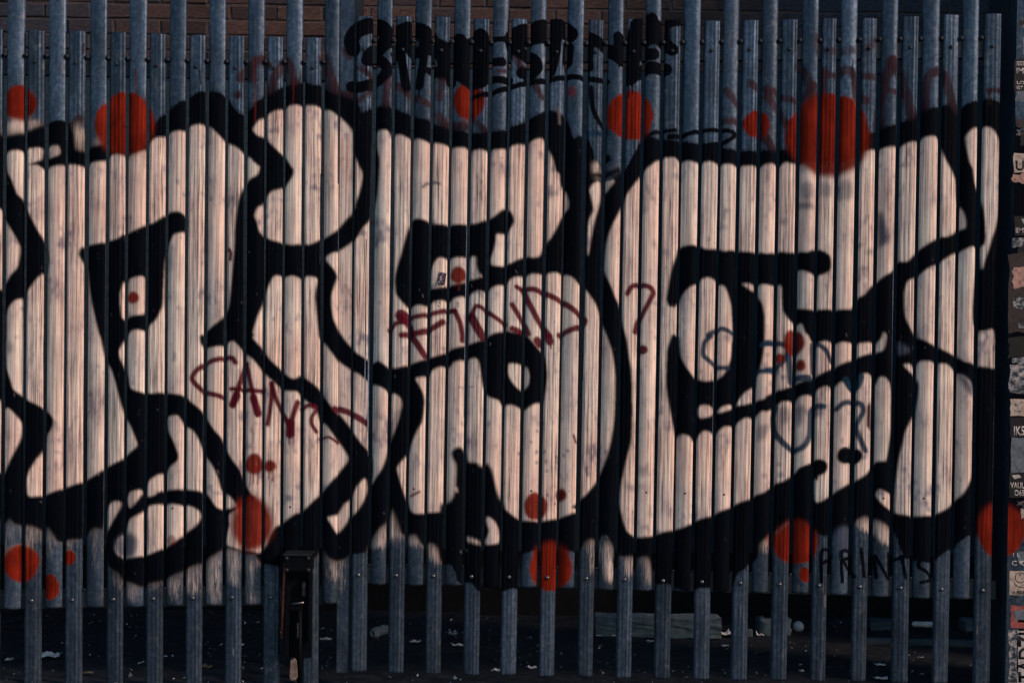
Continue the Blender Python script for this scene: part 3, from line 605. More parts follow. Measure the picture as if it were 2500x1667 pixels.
o = obj('brickwork', rest_v, rest_f, M_BLUEBRICK, wall); o['kind'] = 'stuff'; o['label'] = 'slate-blue brickwork'

# ------------------------------------------------------------------ pales
PROF_A = [(0, 0), (.05, 5.0), (.12, 7.6), (.20, 8.2), (.28, 7.2), (.36, 8.6), (.46, 9.4), (.55, 8.8), (.63, 9.8), (.70, 10.2), (.77, 7.4), (.84, 6.8), (.90, 7.2), (.95, 4.6), (1, 0)]
PROF_B = [(0, 0), (.05, 4.2), (.13, 6.8), (.25, 9.0), (.38, 10.4), (.50, 11.0), (.62, 10.8), (.73, 9.6), (.83, 7.4), (.90, 5.6), (.96, 3.6), (1, 0)]
UA = np.array([0, .025, .05, .085, .12, .16, .20, .28, .36, .41, .46, .505, .55, .63, .70, .735, .77, .84, .90, .95, 1.0])
UB = np.array([0, .025, .05, .09, .13, .19, .25, .315, .38, .44, .50, .56, .62, .675, .73, .78, .83, .865, .90, .96, 1.0])
def make_pale(parent, tl, tr, bl, br, ridged, head=False, yoff=0.0, step=4.0):
    """tl, tr, bl, br: photo pixels of the corners"""
    prof, U = (PROF_A, UA) if ridged else (PROF_B, UB)
    dep = np.interp(U, [p[0] for p in prof], [p[1] for p in prof]) / 1000 * 1.2
    TL, TR, BL, BR = (np.array(w(*q)) for q in (tl, tr, bl, br))
    L = np.linalg.norm(TL - BL) / S
    vis = L
    n = max(int(L / step), 8)
    T = np.linspace(0, 1, n + 1)[:, None]; Ug = U[None, :]
    # slight dents and waviness so that no two pales are alike
    ph = random.uniform(0, 6); amp = random.uniform(.0004, .0015)
    X = (TL[0] * (1 - T) + BL[0] * T) * (1 - Ug) + (TR[0] * (1 - T) + BR[0] * T) * Ug + amp * np.sin(T * random.uniform(3, 7) + ph)
    Z = (TL[2] * (1 - T) + BL[2] * T) * (1 - Ug) + (TR[2] * (1 - T) + BR[2] * T) * Ug
    arc = np.interp(U, [p[0] for p in prof], [p[1] for p in prof])
    # sagging cut ends: middle of the section reads a touch lower than the returns
    endw = np.clip(1 - (1 - T) * L / 10, 0, 1); Z = Z - endw * 0.0035 * (arc / arc.max())[None, :]
    tw = random.uniform(-.009, .009)
    Y = -dep[None, :] + yoff + amp * np.cos(T * 6 + ph) + tw * (Ug - .5) * np.ones_like(T)
    if head:                                            # splayed triple point of the tall pales, out of the picture
        k = T[:, 0] < 0.02
    px, py = inv(X, Z)
    C = sample(px, py - 4.5 * (1 - arc / arc.max())[None, :] ** 1.5)
    loc = (TL + TR + BL + BR) / 4; loc = np.array([(BL[0] + BR[0]) / 2, 0, (BL[2] + BR[2]) / 2])
    V = np.stack([X - loc[0], Y - loc[1], Z - loc[2]], -1).reshape(-1, 3)
    m = len(U); r = np.arange(n)[:, None] * m + np.arange(m - 1)[None, :]
    F = np.stack([r, r + m, r + m + 1, r + 1], -1).reshape(-1, 4)
    # back skin, 3 mm behind, coarse
    nb = len(V); back = []
    for row in (0, n):
        for j in range(m): q = V[row * m + j].copy(); q[1] += .003; back.append(q)
    V = np.vstack([V, np.array(back)])
    Fb = [[nb + j, nb + j + 1, nb + m + j + 1, nb + m + j] for j in range(m - 1)]
    Fb += [[j, j + 1, nb + j + 1, nb + j] for j in range(m - 1)] + [[n * m + j + 1, n * m + j, nb + m + j, nb + m + j + 1] for j in range(m - 1)]
    F = np.vstack([F, np.array(Fb)])
    me = bpy.data.meshes.new('pale')
    me.vertices.add(len(V)); me.vertices.foreach_set('co', V.astype(np.float32).ravel())
    me.loops.add(F.size); me.loops.foreach_set('vertex_index', F.astype(np.int32).ravel())
    me.polygons.add(len(F)); me.polygons.foreach_set('loop_start', np.arange(0, F.size, 4, dtype=np.int32))
    me.update(calc_edges=True); me.shade_smooth()
    col = np.vstack([C.reshape(-1, 4), np.tile([0, 0, 0, 0], (len(V) - nb, 1))]).astype(np.float32)
    ca = me.color_attributes.new('paint', 'FLOAT_COLOR', 'POINT'); ca.data.foreach_set('color', col.ravel())
    me.materials.append(M_A if ridged else M_B)
    o = bpy.data.objects.new('pale', me); o.location = loc
    return link(o, parent)
def on(o, p, dy):                                       # place a sub-part at photo pixel p, in the parent's frame
    X, Y, Z = w(*p); return (X - o.location.x, dy - o.location.y, Z - o.location.z)

GAPS = [(5,16),(58,66),(107,117),(158,165),(206,216),(258,265),(306,313),(356,363),(403,411),(452,459),(499,508),(548,555),(595,603),(643.6,649.5),(689,696),(737,744),(783,791),(860,866),
        (905,914),(952,960),(999,1006),(1046,1053),(1092,1100),(1140,1147),(1186.5,1194.5),(1233,1239),(1278,1286),(1325,1333.6),(1371,1376),(1416,1428),(1465.6,1474.5),(1512.5,1521),(1559,1567),(1606,1614),
        (1654,1660),(1700,1709),(1749,1756),(1795,1803),(1842,1851),(1890,1899),(1938,1949),(1988,1996),(2033,2043),(2084,2094.5),(2132.5,2143),(2183,2193),(2233,2242),(2284,2293),(2333,2341),(2380,2392),(2435,2459)]
def lean(x):                                            # photo x shift of a pale edge per pixel down from y = 610
    return -8 / 1240 if x < 860 else -(12 + 10 * min((x - 860) / 300, 1)) / 1240
def edge(x, y): return x + lean(x) * (y - 610)
A_TOP = ([-100, 85, 185, 285, 380, 480, 575, 670, 765], [72, 75, 78, 80, 85, 88, 89, 92, 93]), ([895, 985, 1080, 1170, 1270, 1460, 1630, 1735, 1930, 2130, 2235, 2345, 2440], [40, 42, 43, 47, 48, 48, 50, 52, 48, 46, 38, 37, 32])
def a_top(x): t = A_TOP[0 if x < 860 else 1]; return float(np.interp(x, *t)) + random.uniform(-1.5, 1.5)
def a_bot(x): return 1668 if x < 860 else float(np.interp(x, [870, 1400, 2440], [1637, 1648, 1668])) + random.uniform(-1.5, 1.5)
def b_bot(x): return float(np.interp(x, [-100, 20, 320, 795], [1485, 1483, 1477, 1470])) if x < 860 else float(np.interp(x, [925, 1290, 1580, 1960, 2355], [1424, 1430, 1438, 1446, 1460])) + random.uniform(-2, 2)
def bolt_y(x, low):
    if x < 860: return float(np.interp(x, [0, 78, 570], [1466, 1465, 1457] if low else [150, 152, 168]))
    return float(np.interp(x, [870, 1400, 2410], [1402, 1409, 1440])) if low else float(np.interp(x, [870, 1400, 2440], [122, 130, 115]))

left = thing('palisade_gate', 'left leaf of grey steel palisade gate, narrower, with black bolt box low down', 'gate', tuple(w(430, 1680)))
right = thing('palisade_gate', 'right leaf of grey steel palisade gate, wider, black tag along its top', 'gate', tuple(w(1650, 1680)))
for g in (left, right): g.location = (0, 0, 0)
BOLT = dome_mesh('bolt', .0088, .0065, M_BOLT); BOLTD = dome_mesh('bolt', .0080, .0075, M_BOLTD); CLAMP = dome_mesh('clamp_bolt', .0105, .010, M_BOLTD, 6, 2); CLAMPS = dome_mesh('clamp_bolt', .006, .004, M_RAIL, 6, 2); HOLE = dome_mesh('bolt_hole', .0036, .0003, M_HOLE, 10, 1)
def put(mesh, name, parent, loc):
    o = bpy.data.objects.new(name, mesh); o.location = loc; link(o, parent); return o
# pale spans: (left edge, right edge, is type A)
spans = []
for i in range(len(GAPS) - 1):
    x0, x1 = GAPS[i][1], GAPS[i + 1][0]
    if i == 16: x1 = 827.5
    spans.append((x0, x1))
ext = [(5 - 49 * k - 42, 5 - 49 * k) for k in range(7)]
spans = ext[::-1] + spans
HOLES = {1011: 1192, 1297: 1197, 1390: 1198, 1577: 1201, 1672: 1203, 1767: 1206, 2155: 1215, 2253: 1215, 423: 1239, 710: 1236}
pales = {}
for k, (x0, x1) in enumerate(spans):
    i = k - 7                                           # i = 0 is the pale between the first two gaps
    isA = (i % 2 == 1) if i < 17 else (i % 2 == 1)
    g = left if x0 < 860 else right
    if isA:
        t, b_ = a_top(x0), a_bot(x0)
        o = make_pale(g, (edge(x0, t), t), (edge(x1, t), t + random.uniform(-1, 1)), (edge(x0, b_), b_), (edge(x1, b_), b_), True)
        cx = (x0 + x1) / 2
        for low in (False, True):
            yb = bolt_y(cx, low)
            put(BOLT if low else BOLTD, 'bolt', o, on(o, (edge(cx, yb) - 2, yb), -.0105))
    else:
        t, b_ = -330, b_bot(x0)
        o = make_pale(g, (edge(x0, t), t), (edge(x1, t), t), (edge(x0, b_), b_), (edge(x1, b_), b_ + random.uniform(-1, 1)), False)
        for hx, hy in HOLES.items():
            if edge(x0, hy) - 4 < hx < edge(x1, hy) + 4: put(HOLE, 'bolt_hole', o, on(o, (hx, hy), -.0140))
    pales[i] = o

# flat closing strip of the left leaf: grid so that it carries its share of the paint
def flat_strip(name, parent, x0, x1, t, b_, y0, y1, nx=8, step=4.0, m=None):
    n = int((b_ - t) / step); V = []; Cc = []
    xs = np.linspace(x0, x1, nx + 1); ys = np.linspace(t, b_, n + 1)
    g = np.array([[w(edge(x, yy), yy) for x in xs] for yy in ys])
    px = np.array([[edge(x, yy) for x in xs] for yy in ys]); py = np.repeat(ys[:, None], nx + 1, 1)
    C = sample(px, py); g[..., 1] = y0
    V = g.reshape(-1, 3); mcol = nx + 1; nb = len(V)
    r = np.arange(n)[:, None] * mcol + np.arange(nx)[None, :]
    F = np.stack([r, r + mcol, r + mcol + 1, r + 1], -1).reshape(-1, 4).tolist()
    cs = [0, nx, n * mcol, n * mcol + nx]
    Vb = [(V[c][0], y1, V[c][2]) for c in cs]
    F += [[nb, nb + 1, nb + 3, nb + 2], [cs[0], cs[1], nb + 1, nb], [cs[3], cs[2], nb + 2, nb + 3], [cs[2], cs[0], nb, nb + 2], [cs[1], cs[3], nb + 3, nb + 1]]
    V = np.vstack([V, np.array(Vb)])
    o = obj(name, V, F, m or M_B, parent)
    col = np.vstack([C.reshape(-1, 4), np.zeros((4, 4))]).astype(np.float32)
    ca = o.data.color_attributes.new('paint', 'FLOAT_COLOR', 'POINT'); ca.data.foreach_set('color', col.ravel())
    return o
flat_strip('closing_strip', left, 828.5, 860, -330, 1640, -.0035, .004)

# rails behind the pales and the clamp bolts in the gaps
def rail(parent, xs, ys, h, y0=.003, y1=.045, t=.005):
    for (xa, xb, ya, yb) in ((xs[0], xs[1], ys[0], ys[1]),):
        p = [w(xa, ya - h / 2), w(xb, yb - h / 2), w(xb, yb + h / 2), w(xa, ya + h / 2)]
        v = [(q[0], y0, q[2]) for q in p] + [(q[0], y0 + t, q[2]) for q in p]
        # lower flange of the angle runs back
        a, b_ = p[3], p[2]
        v += [(a[0], y0 + t, a[2]), (b_[0], y0 + t, b_[2]), (b_[0], y1, b_[2]), (a[0], y1, a[2]), (a[0], y0 + t, a[2] + t), (b_[0], y0 + t, b_[2] + t), (b_[0], y1, b_[2] + t), (a[0], y1, a[2] + t)]
        f = [(0, 1, 2, 3), (7, 6, 5, 4), (0, 4, 5, 1), (3, 2, 6, 7), (0, 3, 7, 4), (1, 5, 6, 2), (8, 9, 10, 11), (15, 14, 13, 12), (10, 14, 15, 11), (8, 11, 15, 12), (9, 13, 14, 10)]
        return obj('rail', v, f, M_RAIL, parent)
r1 = rail(left, (-400, 858), (150, 174), 46); r2 = rail(left, (-400, 850), (1470, 1452), 44)
r3 = rail(right, (872, 2440), (134, 118), 44); r4 = rail(right, (862, 2432), (1398, 1440), 46)
for i, (a, b_) in enumerate(GAPS[:-1]):
    if i == 17: continue
    cx = (a + b_) / 2; g, up, lo = (left, r1, r2) if cx < 860 else (right, r3, r4)
    ya = bolt_y(cx, 0) - (16 if cx < 860 else 22)
    put(CLAMP, 'clamp_bolt', up, (w(edge(cx, ya), ya)[0], -.004, w(edge(cx, ya), ya)[2]))
    yb = bolt_y(cx, 1) - 24
    put(CLAMPS, 'clamp_bolt', lo, (w(edge(cx, yb), yb)[0], .002, w(edge(cx, yb), yb)[2]))
# meeting stile behind the joint of the two leaves
p0, p1 = w(868, -330), w(851, 1640)
v = [(p0[0] + dx, y, p0[2]) for dx in (-.004, .03) for y in (.006, .046)] + [(p1[0] + dx, y, p1[2]) for dx in (-.004, .03) for y in (.006, .046)]
obj('stile', v, [(0, 1, 3, 2), (4, 6, 7, 5), (0, 4, 5, 1), (2, 3, 7, 6), (0, 2, 6, 4), (1, 5, 7, 3)], M_RAIL, right)
# small torn sticker on a pale of the right leaf
pz = pales[[k for k in pales if abs(spans[k + 7][0] - 1053) < 1][0]]
sq = [on(pz, (620 + x * .26786, 400 + y * .26786), -.0135) for x, y in ((1690, 985), (1757, 1000), (1740, 1105), (1660, 1112))]
M_STK = plain('torn_photo_sticker', [(.40, (.03, .02, .035)), (.55, (.10, .07, .10)), (.62, (.5, .45, .45))], 90, .6)
prism('sticker', [(q[0], q[2]) for q in sq][::-1], -.0140 - pz.location.y, -.0125 - pz.location.y, M_STK, pz)

# ------------------------------------------------------------------ slide bolt on the left leaf
def pbox(name, px0, py0, px1, py1, y0, y1, m, parent, bv=.002):
    a, b_ = w(px0, py0), w(px1, py1)
    return box(name, min(a[0], b_[0]), max(a[0], b_[0]), y0, y1, min(a[2], b_[2]), max(a[2], b_[2]), m, parent, bv)
sb = pbox('slide_bolt', 703, 1384, 762, 1602, -.020, -.012, M_BLKSTEEL, left)
pbox('housing', 704, 1346, 768, 1386, -.105, -.012, M_BLKSTEEL, sb, .005)
pbox('lid', 701, 1341, 770, 1347, -.112, -.008, M_LID, sb, .003)
pbox('side_plate', 703, 1386, 708, 1600, -.060, -.020, M_BLKSTEEL, sb, .002)
pbox('side_plate', 757, 1386, 762, 1560, -.045, -.020, M_BLKSTEEL, sb, .002)
pbox('keeper', 708, 1468, 744, 1484, -.052, -.020, M_BLKSTEEL, sb, .004)
def tube(name, p, q, r, m, parent, seg=10):
    p, q = Vector(p), Vector(q); d = (q - p).normalized(); a = d.orthogonal().normalized(); b_ = d.cross(a)
    v = [tuple(c + (a * math.cos(t) + b_ * math.sin(t)) * rr) for c, rr in ((p, r), (q, r)) for t in [2 * math.pi * i / seg for i in range(seg)]]
    f = [(i, (i + 1) % seg, seg + (i + 1) % seg, seg + i) for i in range(seg)] + [tuple(range(seg - 1, -1, -1)), tuple(range(seg, 2 * seg))]
    o = obj(name, v, f, m, parent, sm=True)
    return o
for _p in ((710, 1352), (762, 1352), (710, 1380), (762, 1380)): put(BOLTD, 'rivet', sb, (w(*_p)[0], -.105, w(*_p)[2]))
tube('hasp', w(712, 1474, -.056), w(742, 1470, -.060), .004, M_BOLT, sb)
box('latch', w(740, 1440)[0], w(750, 1440)[0], -.040, -.020, w(740, 1450)[2], w(740, 1415)[2], M_LID, sb, .003)
tube('rod', w(732, 1490, -.04), w(731, 1668, -.04), .009, M_BLKSTEEL, sb)
tube('rod', w(696, 1372, -.024), w(689, 1558, -.024), .0055, M_RUST, sb)
pbox('bright_pin', 730.5, 1513, 733.5, 1549, -.056, -.050, M_BOLT, sb, .001)
ol = [w(*q) for q in ((716, 1602), (724, 1598), (729, 1604), (731, 1632), (732, 1644), (728, 1650), (716, 1650), (713, 1640))]
prism('tan_strap', [(q[0], q[2]) for q in ol], -.062, -.050, M_TAN, sb)['label'] = 'worn tan leather strap hanging below the bolt'

# ------------------------------------------------------------------ pier on the right with stickers
pier = thing('gate_post', 'grey steel gate post crowded with stickers, right of the gates', 'post', (0, 0, 0))
PX0 = 2466
face = flat_strip('post_face', pier, PX0, 2720, -330, 1684, -.030, .30, nx=40, step=5.0)
def sticker(name, x0, y0, x1, y1, m, d=1, rag=0.0, sub=None):
    n = 5; e = []
    for i in range(n): e.append((x0 + (x1 - x0) * i / n, y0))
    for i in range(n): e.append((x1, y0 + (y1 - y0) * i / n))
    for i in range(n): e.append((x1 - (x1 - x0) * i / n, y1))
    for i in range(n): e.append((x0, y1 - (y1 - y0) * i / n))
    e = [w(x + random.uniform(-rag, rag), y + random.uniform(-rag, rag)) for x, y in e]
    return prism(name, [(q[0], q[2]) for q in e][::-1], -.030 - .0009 * d, -.0295, m, sub or pier)
def flat(name, c, rough=.6): return plain(name, [(.30, tuple(v * .18 for v in c)), (.45, tuple(v * .55 for v in c)), (.70, tuple(v * .85 for v in c))], 70, rough, bm=.3, detail=8)
K_CREAM = flat('sticker_cream', (.62, .50, .42)); K_BLACK = flat('sticker_black', (.008, .009, .012)); K_GREY = flat('sticker_grey', (.16, .20, .24)); K_BROWN = flat('sticker_brown', (.045, .033, .033))
K_PEACH = flat('sticker_peach', (.55, .33, .27)); K_RED = flat('sticker_red', (.42, .11, .10)); K_WHITE = flat('print_white', (.62, .58, .56)); K_INK = flat('print_ink', (.006, .007, .010)); K_TORN = plain('sticker_torn', [(.42, (.012, .016, .022)), (.52, (.10, .12, .14)), (.66, (.42, .37, .34))], 60, .7)
for _k in range(46):
    _x, _y = random.uniform(2464, 2540), random.choice([random.uniform(20, 380), random.uniform(480, 1220), random.uniform(1215, 1660)]); _w, _h = random.uniform(10, 46), random.uniform(8, 40)
    DEFER = globals().setdefault('DEFER', []); DEFER.append((_x, _y, _x + _w, _y + _h))
def text(s, x, y, hpx, m, d, rot=0.0, stretch=1.0, parent=None, cut=True):
    cu = bpy.data.curves.new('lettering', 'FONT'); cu.body = s; cu.size = 1.0; cu.extrude = 0; cu.offset = .022
    to = bpy.data.objects.new('lettering_tmp', cu); COL.objects.link(to)
    me = bpy.data.meshes.new_from_object(to.evaluated_get(bpy.context.evaluated_depsgraph_get()))
    bpy.data.objects.remove(to); bpy.data.curves.remove(cu)
    co = np.array([v.co[:] for v in me.vertices]); x0, y0 = co[:, 0].min(), co[:, 1].min(); hh = co[:, 1].max() - y0
    k = hpx / hh; out = []
    for v in co:
        u, t = (v[0] - x0) * k * stretch, (v[1] - y0) * k
        if rot: px, py = x - t if rot < 0 else x + t, y - u
        else: px, py = x + u, y - t
        if rot: px = x + (hpx - t) if rot < 0 else x + t
        q = w(px, py); out.append((q[0], -.030 - .0009 * d, q[2]))
    for v, q in zip(me.vertices, out): v.co = q
    me.name = 'lettering'; me.materials.clear(); me.materials.append(m)
    bm = bmesh.new(); bm.from_mesh(me)
    bmesh.ops.recalc_face_normals(bm, faces=bm.faces[:])
    for f_ in bm.faces:
        if f_.normal.y > 0: f_.normal_flip()
    g = bmesh.ops.extrude_face_region(bm, geom=bm.faces[:]); bmesh.ops.translate(bm, verts=[q for q in g['geom'] if isinstance(q, bmesh.types.BMVert)], vec=(0, .0004, 0))
    bm.to_mesh(me); bm.free()
    return link(bpy.data.objects.new('lettering', me), parent or pier)
for _i, _q in enumerate(DEFER): sticker('sticker', *_q, (K_TORN, K_GREY, K_BLACK, K_TORN, K_BROWN, K_BLACK)[_i % 6], .25 + .012 * _i, 3.5)
o = sticker('sticker', 2492, 95, 2560, 137, K_CREAM, 1); text('(', 2496, 131, 28, K_INK, 1.6, parent=o)
o = sticker('sticker', 2470, 148, 2550, 226, K_BLACK, 1, 2); text('IMA', 2474, 184, 14, K_WHITE, 1.6, parent=o); text('LO', 2475, 210, 8, K_WHITE, 1.6, parent=o, stretch=1.4); text('IST', 2475, 223, 9, K_WHITE, 1.6, parent=o); stk = text('SSS', 2474, 165, 11, K_WHITE, 1.6, parent=o)
o = sticker('sticker', 2468, 376, 2560, 424, K_CREAM, 1, 2); text('U', 2473, 419, 24, K_INK, 1.6, parent=o)
sticker('sticker', 2465, 426, 2494, 449, K_PEACH, 2, 4)
o = sticker('sticker', 2470, 530, 2560, 577, K_BLACK, 1, 1); text('EMA', 2472, 570, 12, K_WHITE, 1.6, parent=o); text('\u25bc', 2487, 550, 9, K_WHITE, 1.6, parent=o)
prism('triangle_mark', [(lambda q: (q[0], q[2]))(w(*p)) for p in ((2486, 536), (2492, 546), (2498, 536))], -.0317, -.0305, K_WHITE, o)
sticker('sticker', 2466, 580, 2560, 606, K_TORN, 1, 3)
sticker('sticker', 2456, 622, 2560, 812, K_BROWN, 1, 4)
sticker('sticker', 2464, 655, 2505, 702, K_PEACH, 2, 5); sticker('sticker', 2468, 726, 2540, 754, K_TORN, 2, 3); sticker('sticker', 2478, 788, 2520, 802, K_TORN, 2, 2)
sticker('sticker', 2456, 822, 2560, 872, K_BLACK, 1, 3); sticker('sticker', 2464, 872, 2550, 887, K_TORN, 2, 3)
sticker('sticker', 2458, 892, 2560, 960, K_TORN, 1, 3)
o = sticker('sticker', 2460, 973, 2560, 1014, K_CREAM, 2, 1.5); text('ilc', 2470, 990, 7, K_GREY, 2.6, parent=o); text('E-cop', 2470, 1006, 7, K_GREY, 2.6, parent=o)
o = sticker('sticker', 2460, 1017, 2560, 1066, K_BLACK, 1, 1); text('IK5', 2468, 1062, 23, K_WHITE, 1.6, parent=o, stretch=.62)
sticker('sticker', 2462, 1066, 2560, 1152, K_GREY, 1, 2)
o = sticker('sticker', 2457, 1153, 2560, 1212, K_BLACK, 2, 1); text('VAUL', 2459, 1190, 15, K_WHITE, 2.6, parent=o, stretch=.66); text('D65', 2470, 1208, 15, K_WHITE, 2.6, parent=o, stretch=.70)
prism('eye_mark', [(lambda q: (q[0], q[2]))(w(*p)) for p in ((2463, 1158), (2470, 1167), (2487, 1163), (2480, 1156))], -.0327, -.0315, K_WHITE, o)
sticker('sticker', 2486, 1240, 2560, 1262, K_CREAM, 1, 3)
text('I  L', 2466, 1356, 9, K_WHITE, 1.2); text('C K', 2463, 1377, 12, K_WHITE, 1.2, stretch=1.15)
o = sticker('sticker', 2458, 1390, 2540, 1448, K_CREAM, 1, .6)
def ring(name, cx, cy, rx, ry, wd, a0, a1, parent, d=1.6, m=None):
    a = np.linspace(a0, a1, 28); v = []; f = []
    for t in a:
        for k in (0, 1):
            q = w(cx + (rx - k * wd) * math.cos(t), cy + (ry - k * wd) * math.sin(t)); v.append((q[0], -.030 - .0009 * d, q[2]))
    f = [(2 * i, 2 * i + 1, 2 * i + 3, 2 * i + 2) for i in range(len(a) - 1)]
    return obj(name, v, f, m or K_INK, parent)
ring('face_outline', 2484, 1406, 13, 13, 1.6, 0, 2 * math.pi, o); ring('cup_outline', 2490, 1414, 22, 17, 1.6, .1, math.pi, o); ring('mouth', 2486, 1404, 6, 6, 1.2, .6, 1.8, o)
for ex in (2481, 2485): pbox('eye', ex, 1396, ex + 1.3, 1402, -.0317, -.0305, K_INK, o, 0)
text('1UBBB', 2466, 1447, 9, K_INK, 1.6, parent=o, stretch=.9)
o = sticker('sticker', 2461, 1474, 2560, 1529, K_RED, 1, 2); sticker('print', 2468, 1484, 2500, 1508, K_GREY, 2, 3, o); sticker('sticker', 2456, 1535, 2477, 1680, K_TORN, 1, 3)
o = sticker('sticker', 2476, 1533, 2545, 1690, K_WHITE, 1, .6); text('TADZIU', 2479, 1660, 40, K_INK, 1.6, rot=-1, parent=o, stretch=.78)
# ------------------------------------------------------------------ things lying on the ground behind the gates
def rough_box(name, label, cat, px, py, L, dp, h, rot, m, group=None, jit=.1, cuts=5, seed=0):
    rr = random.Random(seed); bm = bmesh.new()
    bmesh.ops.create_cube(bm, size=1.0)
    bmesh.ops.subdivide_edges(bm, edges=bm.edges[:], cuts=cuts, use_grid_fill=True)
    for v in bm.verts:
        v.co = Vector((v.co.x * L + rr.uniform(-1, 1) * jit * h * .6, v.co.y * dp + rr.uniform(-1, 1) * jit * h * .6, v.co.z * h + rr.uniform(-1, 1) * jit * h + h / 2))
    me = bpy.data.meshes.new(name); bm.to_mesh(me); bm.free(); me.materials.append(m); me.shade_smooth() if jit > .15 else None
    g = ground(px, py); o = bpy.data.objects.new(name, me); o.location = (g[0], g[1], max(g[2], 0)); o.rotation_euler = (0, 0, rot)
    link(o); tag(o, label, cat, group); return o
def scrap(name, label, cat, px, py, L, dp, h, rot, m, seed, group=None):
    """crumpled sheet resting on the ground"""
    rr = random.Random(seed); n, k = 7, 5; v = []; f = []
    for j in range(k):
        for i in range(n):
            u, t = i / (n - 1) - .5, j / (k - 1) - .5
            e = 1 - .35 * rr.random() * (abs(u) > .4 or abs(t) > .4)
            v.append((u * L * e, t * dp * e, max(h * (.25 + .75 * math.sin(u * 5 + seed) ** 2 * rr.uniform(.3, 1)) * (1 - abs(t) * 1.2), .002)))
    for j in range(k - 1):
        for i in range(n - 1): f.append((j * n + i, j * n + i + 1, (j + 1) * n + i + 1, (j + 1) * n + i))
    g = ground(px, py); o = obj(name, v, f, m, loc=(g[0], g[1], .004)); o.rotation_euler = (0, 0, rot)
    md = o.modifiers.new('Thick', 'SOLIDIFY'); md.thickness = .0015
    tag(o, label, cat, group); return o
rough_box('concrete_kerb', 'long grey concrete kerb block with chipped end, lying against the wall', 'kerb', 1605, 1548, .56, .13, .085, R(-1), M_CONC, seed=1, jit=.05, cuts=7)
rough_box('rubble', 'rough grey rubble lump beside the white ball', 'rubble', 1886, 1549, .135, .10, .075, R(8), M_CONC, seed=2, jit=.16, cuts=4)
rough_box('rubble', 'low dark rubble lump between kerb block and white scrap', 'rubble', 1812, 1552, .07, .07, .03, R(20), M_WOOD, seed=3, jit=.2, cuts=3)
rough_box('plank', 'short grey plank end by the white tube', 'plank', 2165, 1534, .16, .10, .04, R(-6), M_WOOD, seed=4, jit=.06, cuts=4)
rough_box('plank', 'long low timber edging below the white tube', 'plank', 2270, 1574, .58, .06, .022, R(-3), M_WOOD, seed=5, jit=.10, cuts=6)
rough_box('plank', 'grey board end at the far right beside the gate post', 'plank', 2375, 1538, .10, .09, .05, R(4), M_CONC, seed=6, jit=.08, cuts=3)
def ball():
    bm = bmesh.new(); bmesh.ops.create_icosphere(bm, subdivisions=3, radius=.026)
    for v in bm.verts:
        if v.co.z < -.02: v.co.z = -.0205
        if (v.co - Vector((.006, -.022, .012))).length < .012: v.co *= .93
    me = bpy.data.meshes.new('ball'); bm.to_mesh(me); bm.free(); me.shade_smooth(); me.materials.append(M_PLASTIC)
    g = ground(1949, 1541); o = bpy.data.objects.new('ball', me); o.location = (g[0], g[1], .022); link(o); tag(o, 'small dented white ball beside the rubble lump', 'ball')
ball()
def lathe(name, prof, m, parent, axis_rot, loc, seg=16):
    v = []; f = []
    for (r, h) in prof:
        for s in range(seg): t = 2 * math.pi * s / seg; v.append((h, r * math.cos(t), r * math.sin(t)))
    for k in range(len(prof) - 1):
        for s in range(seg): f.append((k * seg + s, k * seg + (s + 1) % seg, (k + 1) * seg + (s + 1) % seg, (k + 1) * seg + s))
    f += [tuple(range(seg)), tuple(range(len(v) - 1, len(v) - seg - 1, -1))]
    o = obj(name, v, f, m, parent, sm=True, loc=loc); o.rotation_euler = (0, 0, axis_rot); return o
g = ground(2258, 1542)
o = lathe('plastic_tube', [(.004, 0), (.012, .006), (.0125, .055), (.0135, .056), (.0135, .120), (.006, .128)], M_PLASTIC, None, R(-5), (g[0] - .06, g[1], .036)); tag(o, 'crushed white plastic tube lying near the far right', 'tube')
g = ground(930, 1552)
bt = thing('plastic_bottle', 'clear plastic bottle lying behind the gates, left of centre', 'bottle', (g[0], g[1], .024))
lathe('bottle_body', [(.010, -.07), (.022, -.062), (.023, -.02), (.021, -.01), (.023, 0), (.023, .035), (.009, .058), (.009, .066)], M_GLASS, bt, R(65), (0, 0, 0))
lathe('cap', [(.0105, 0), (.0105, .012), (.004, .0125)], M_PLASTIC, bt, R(65), (.0283, .0607, 0))
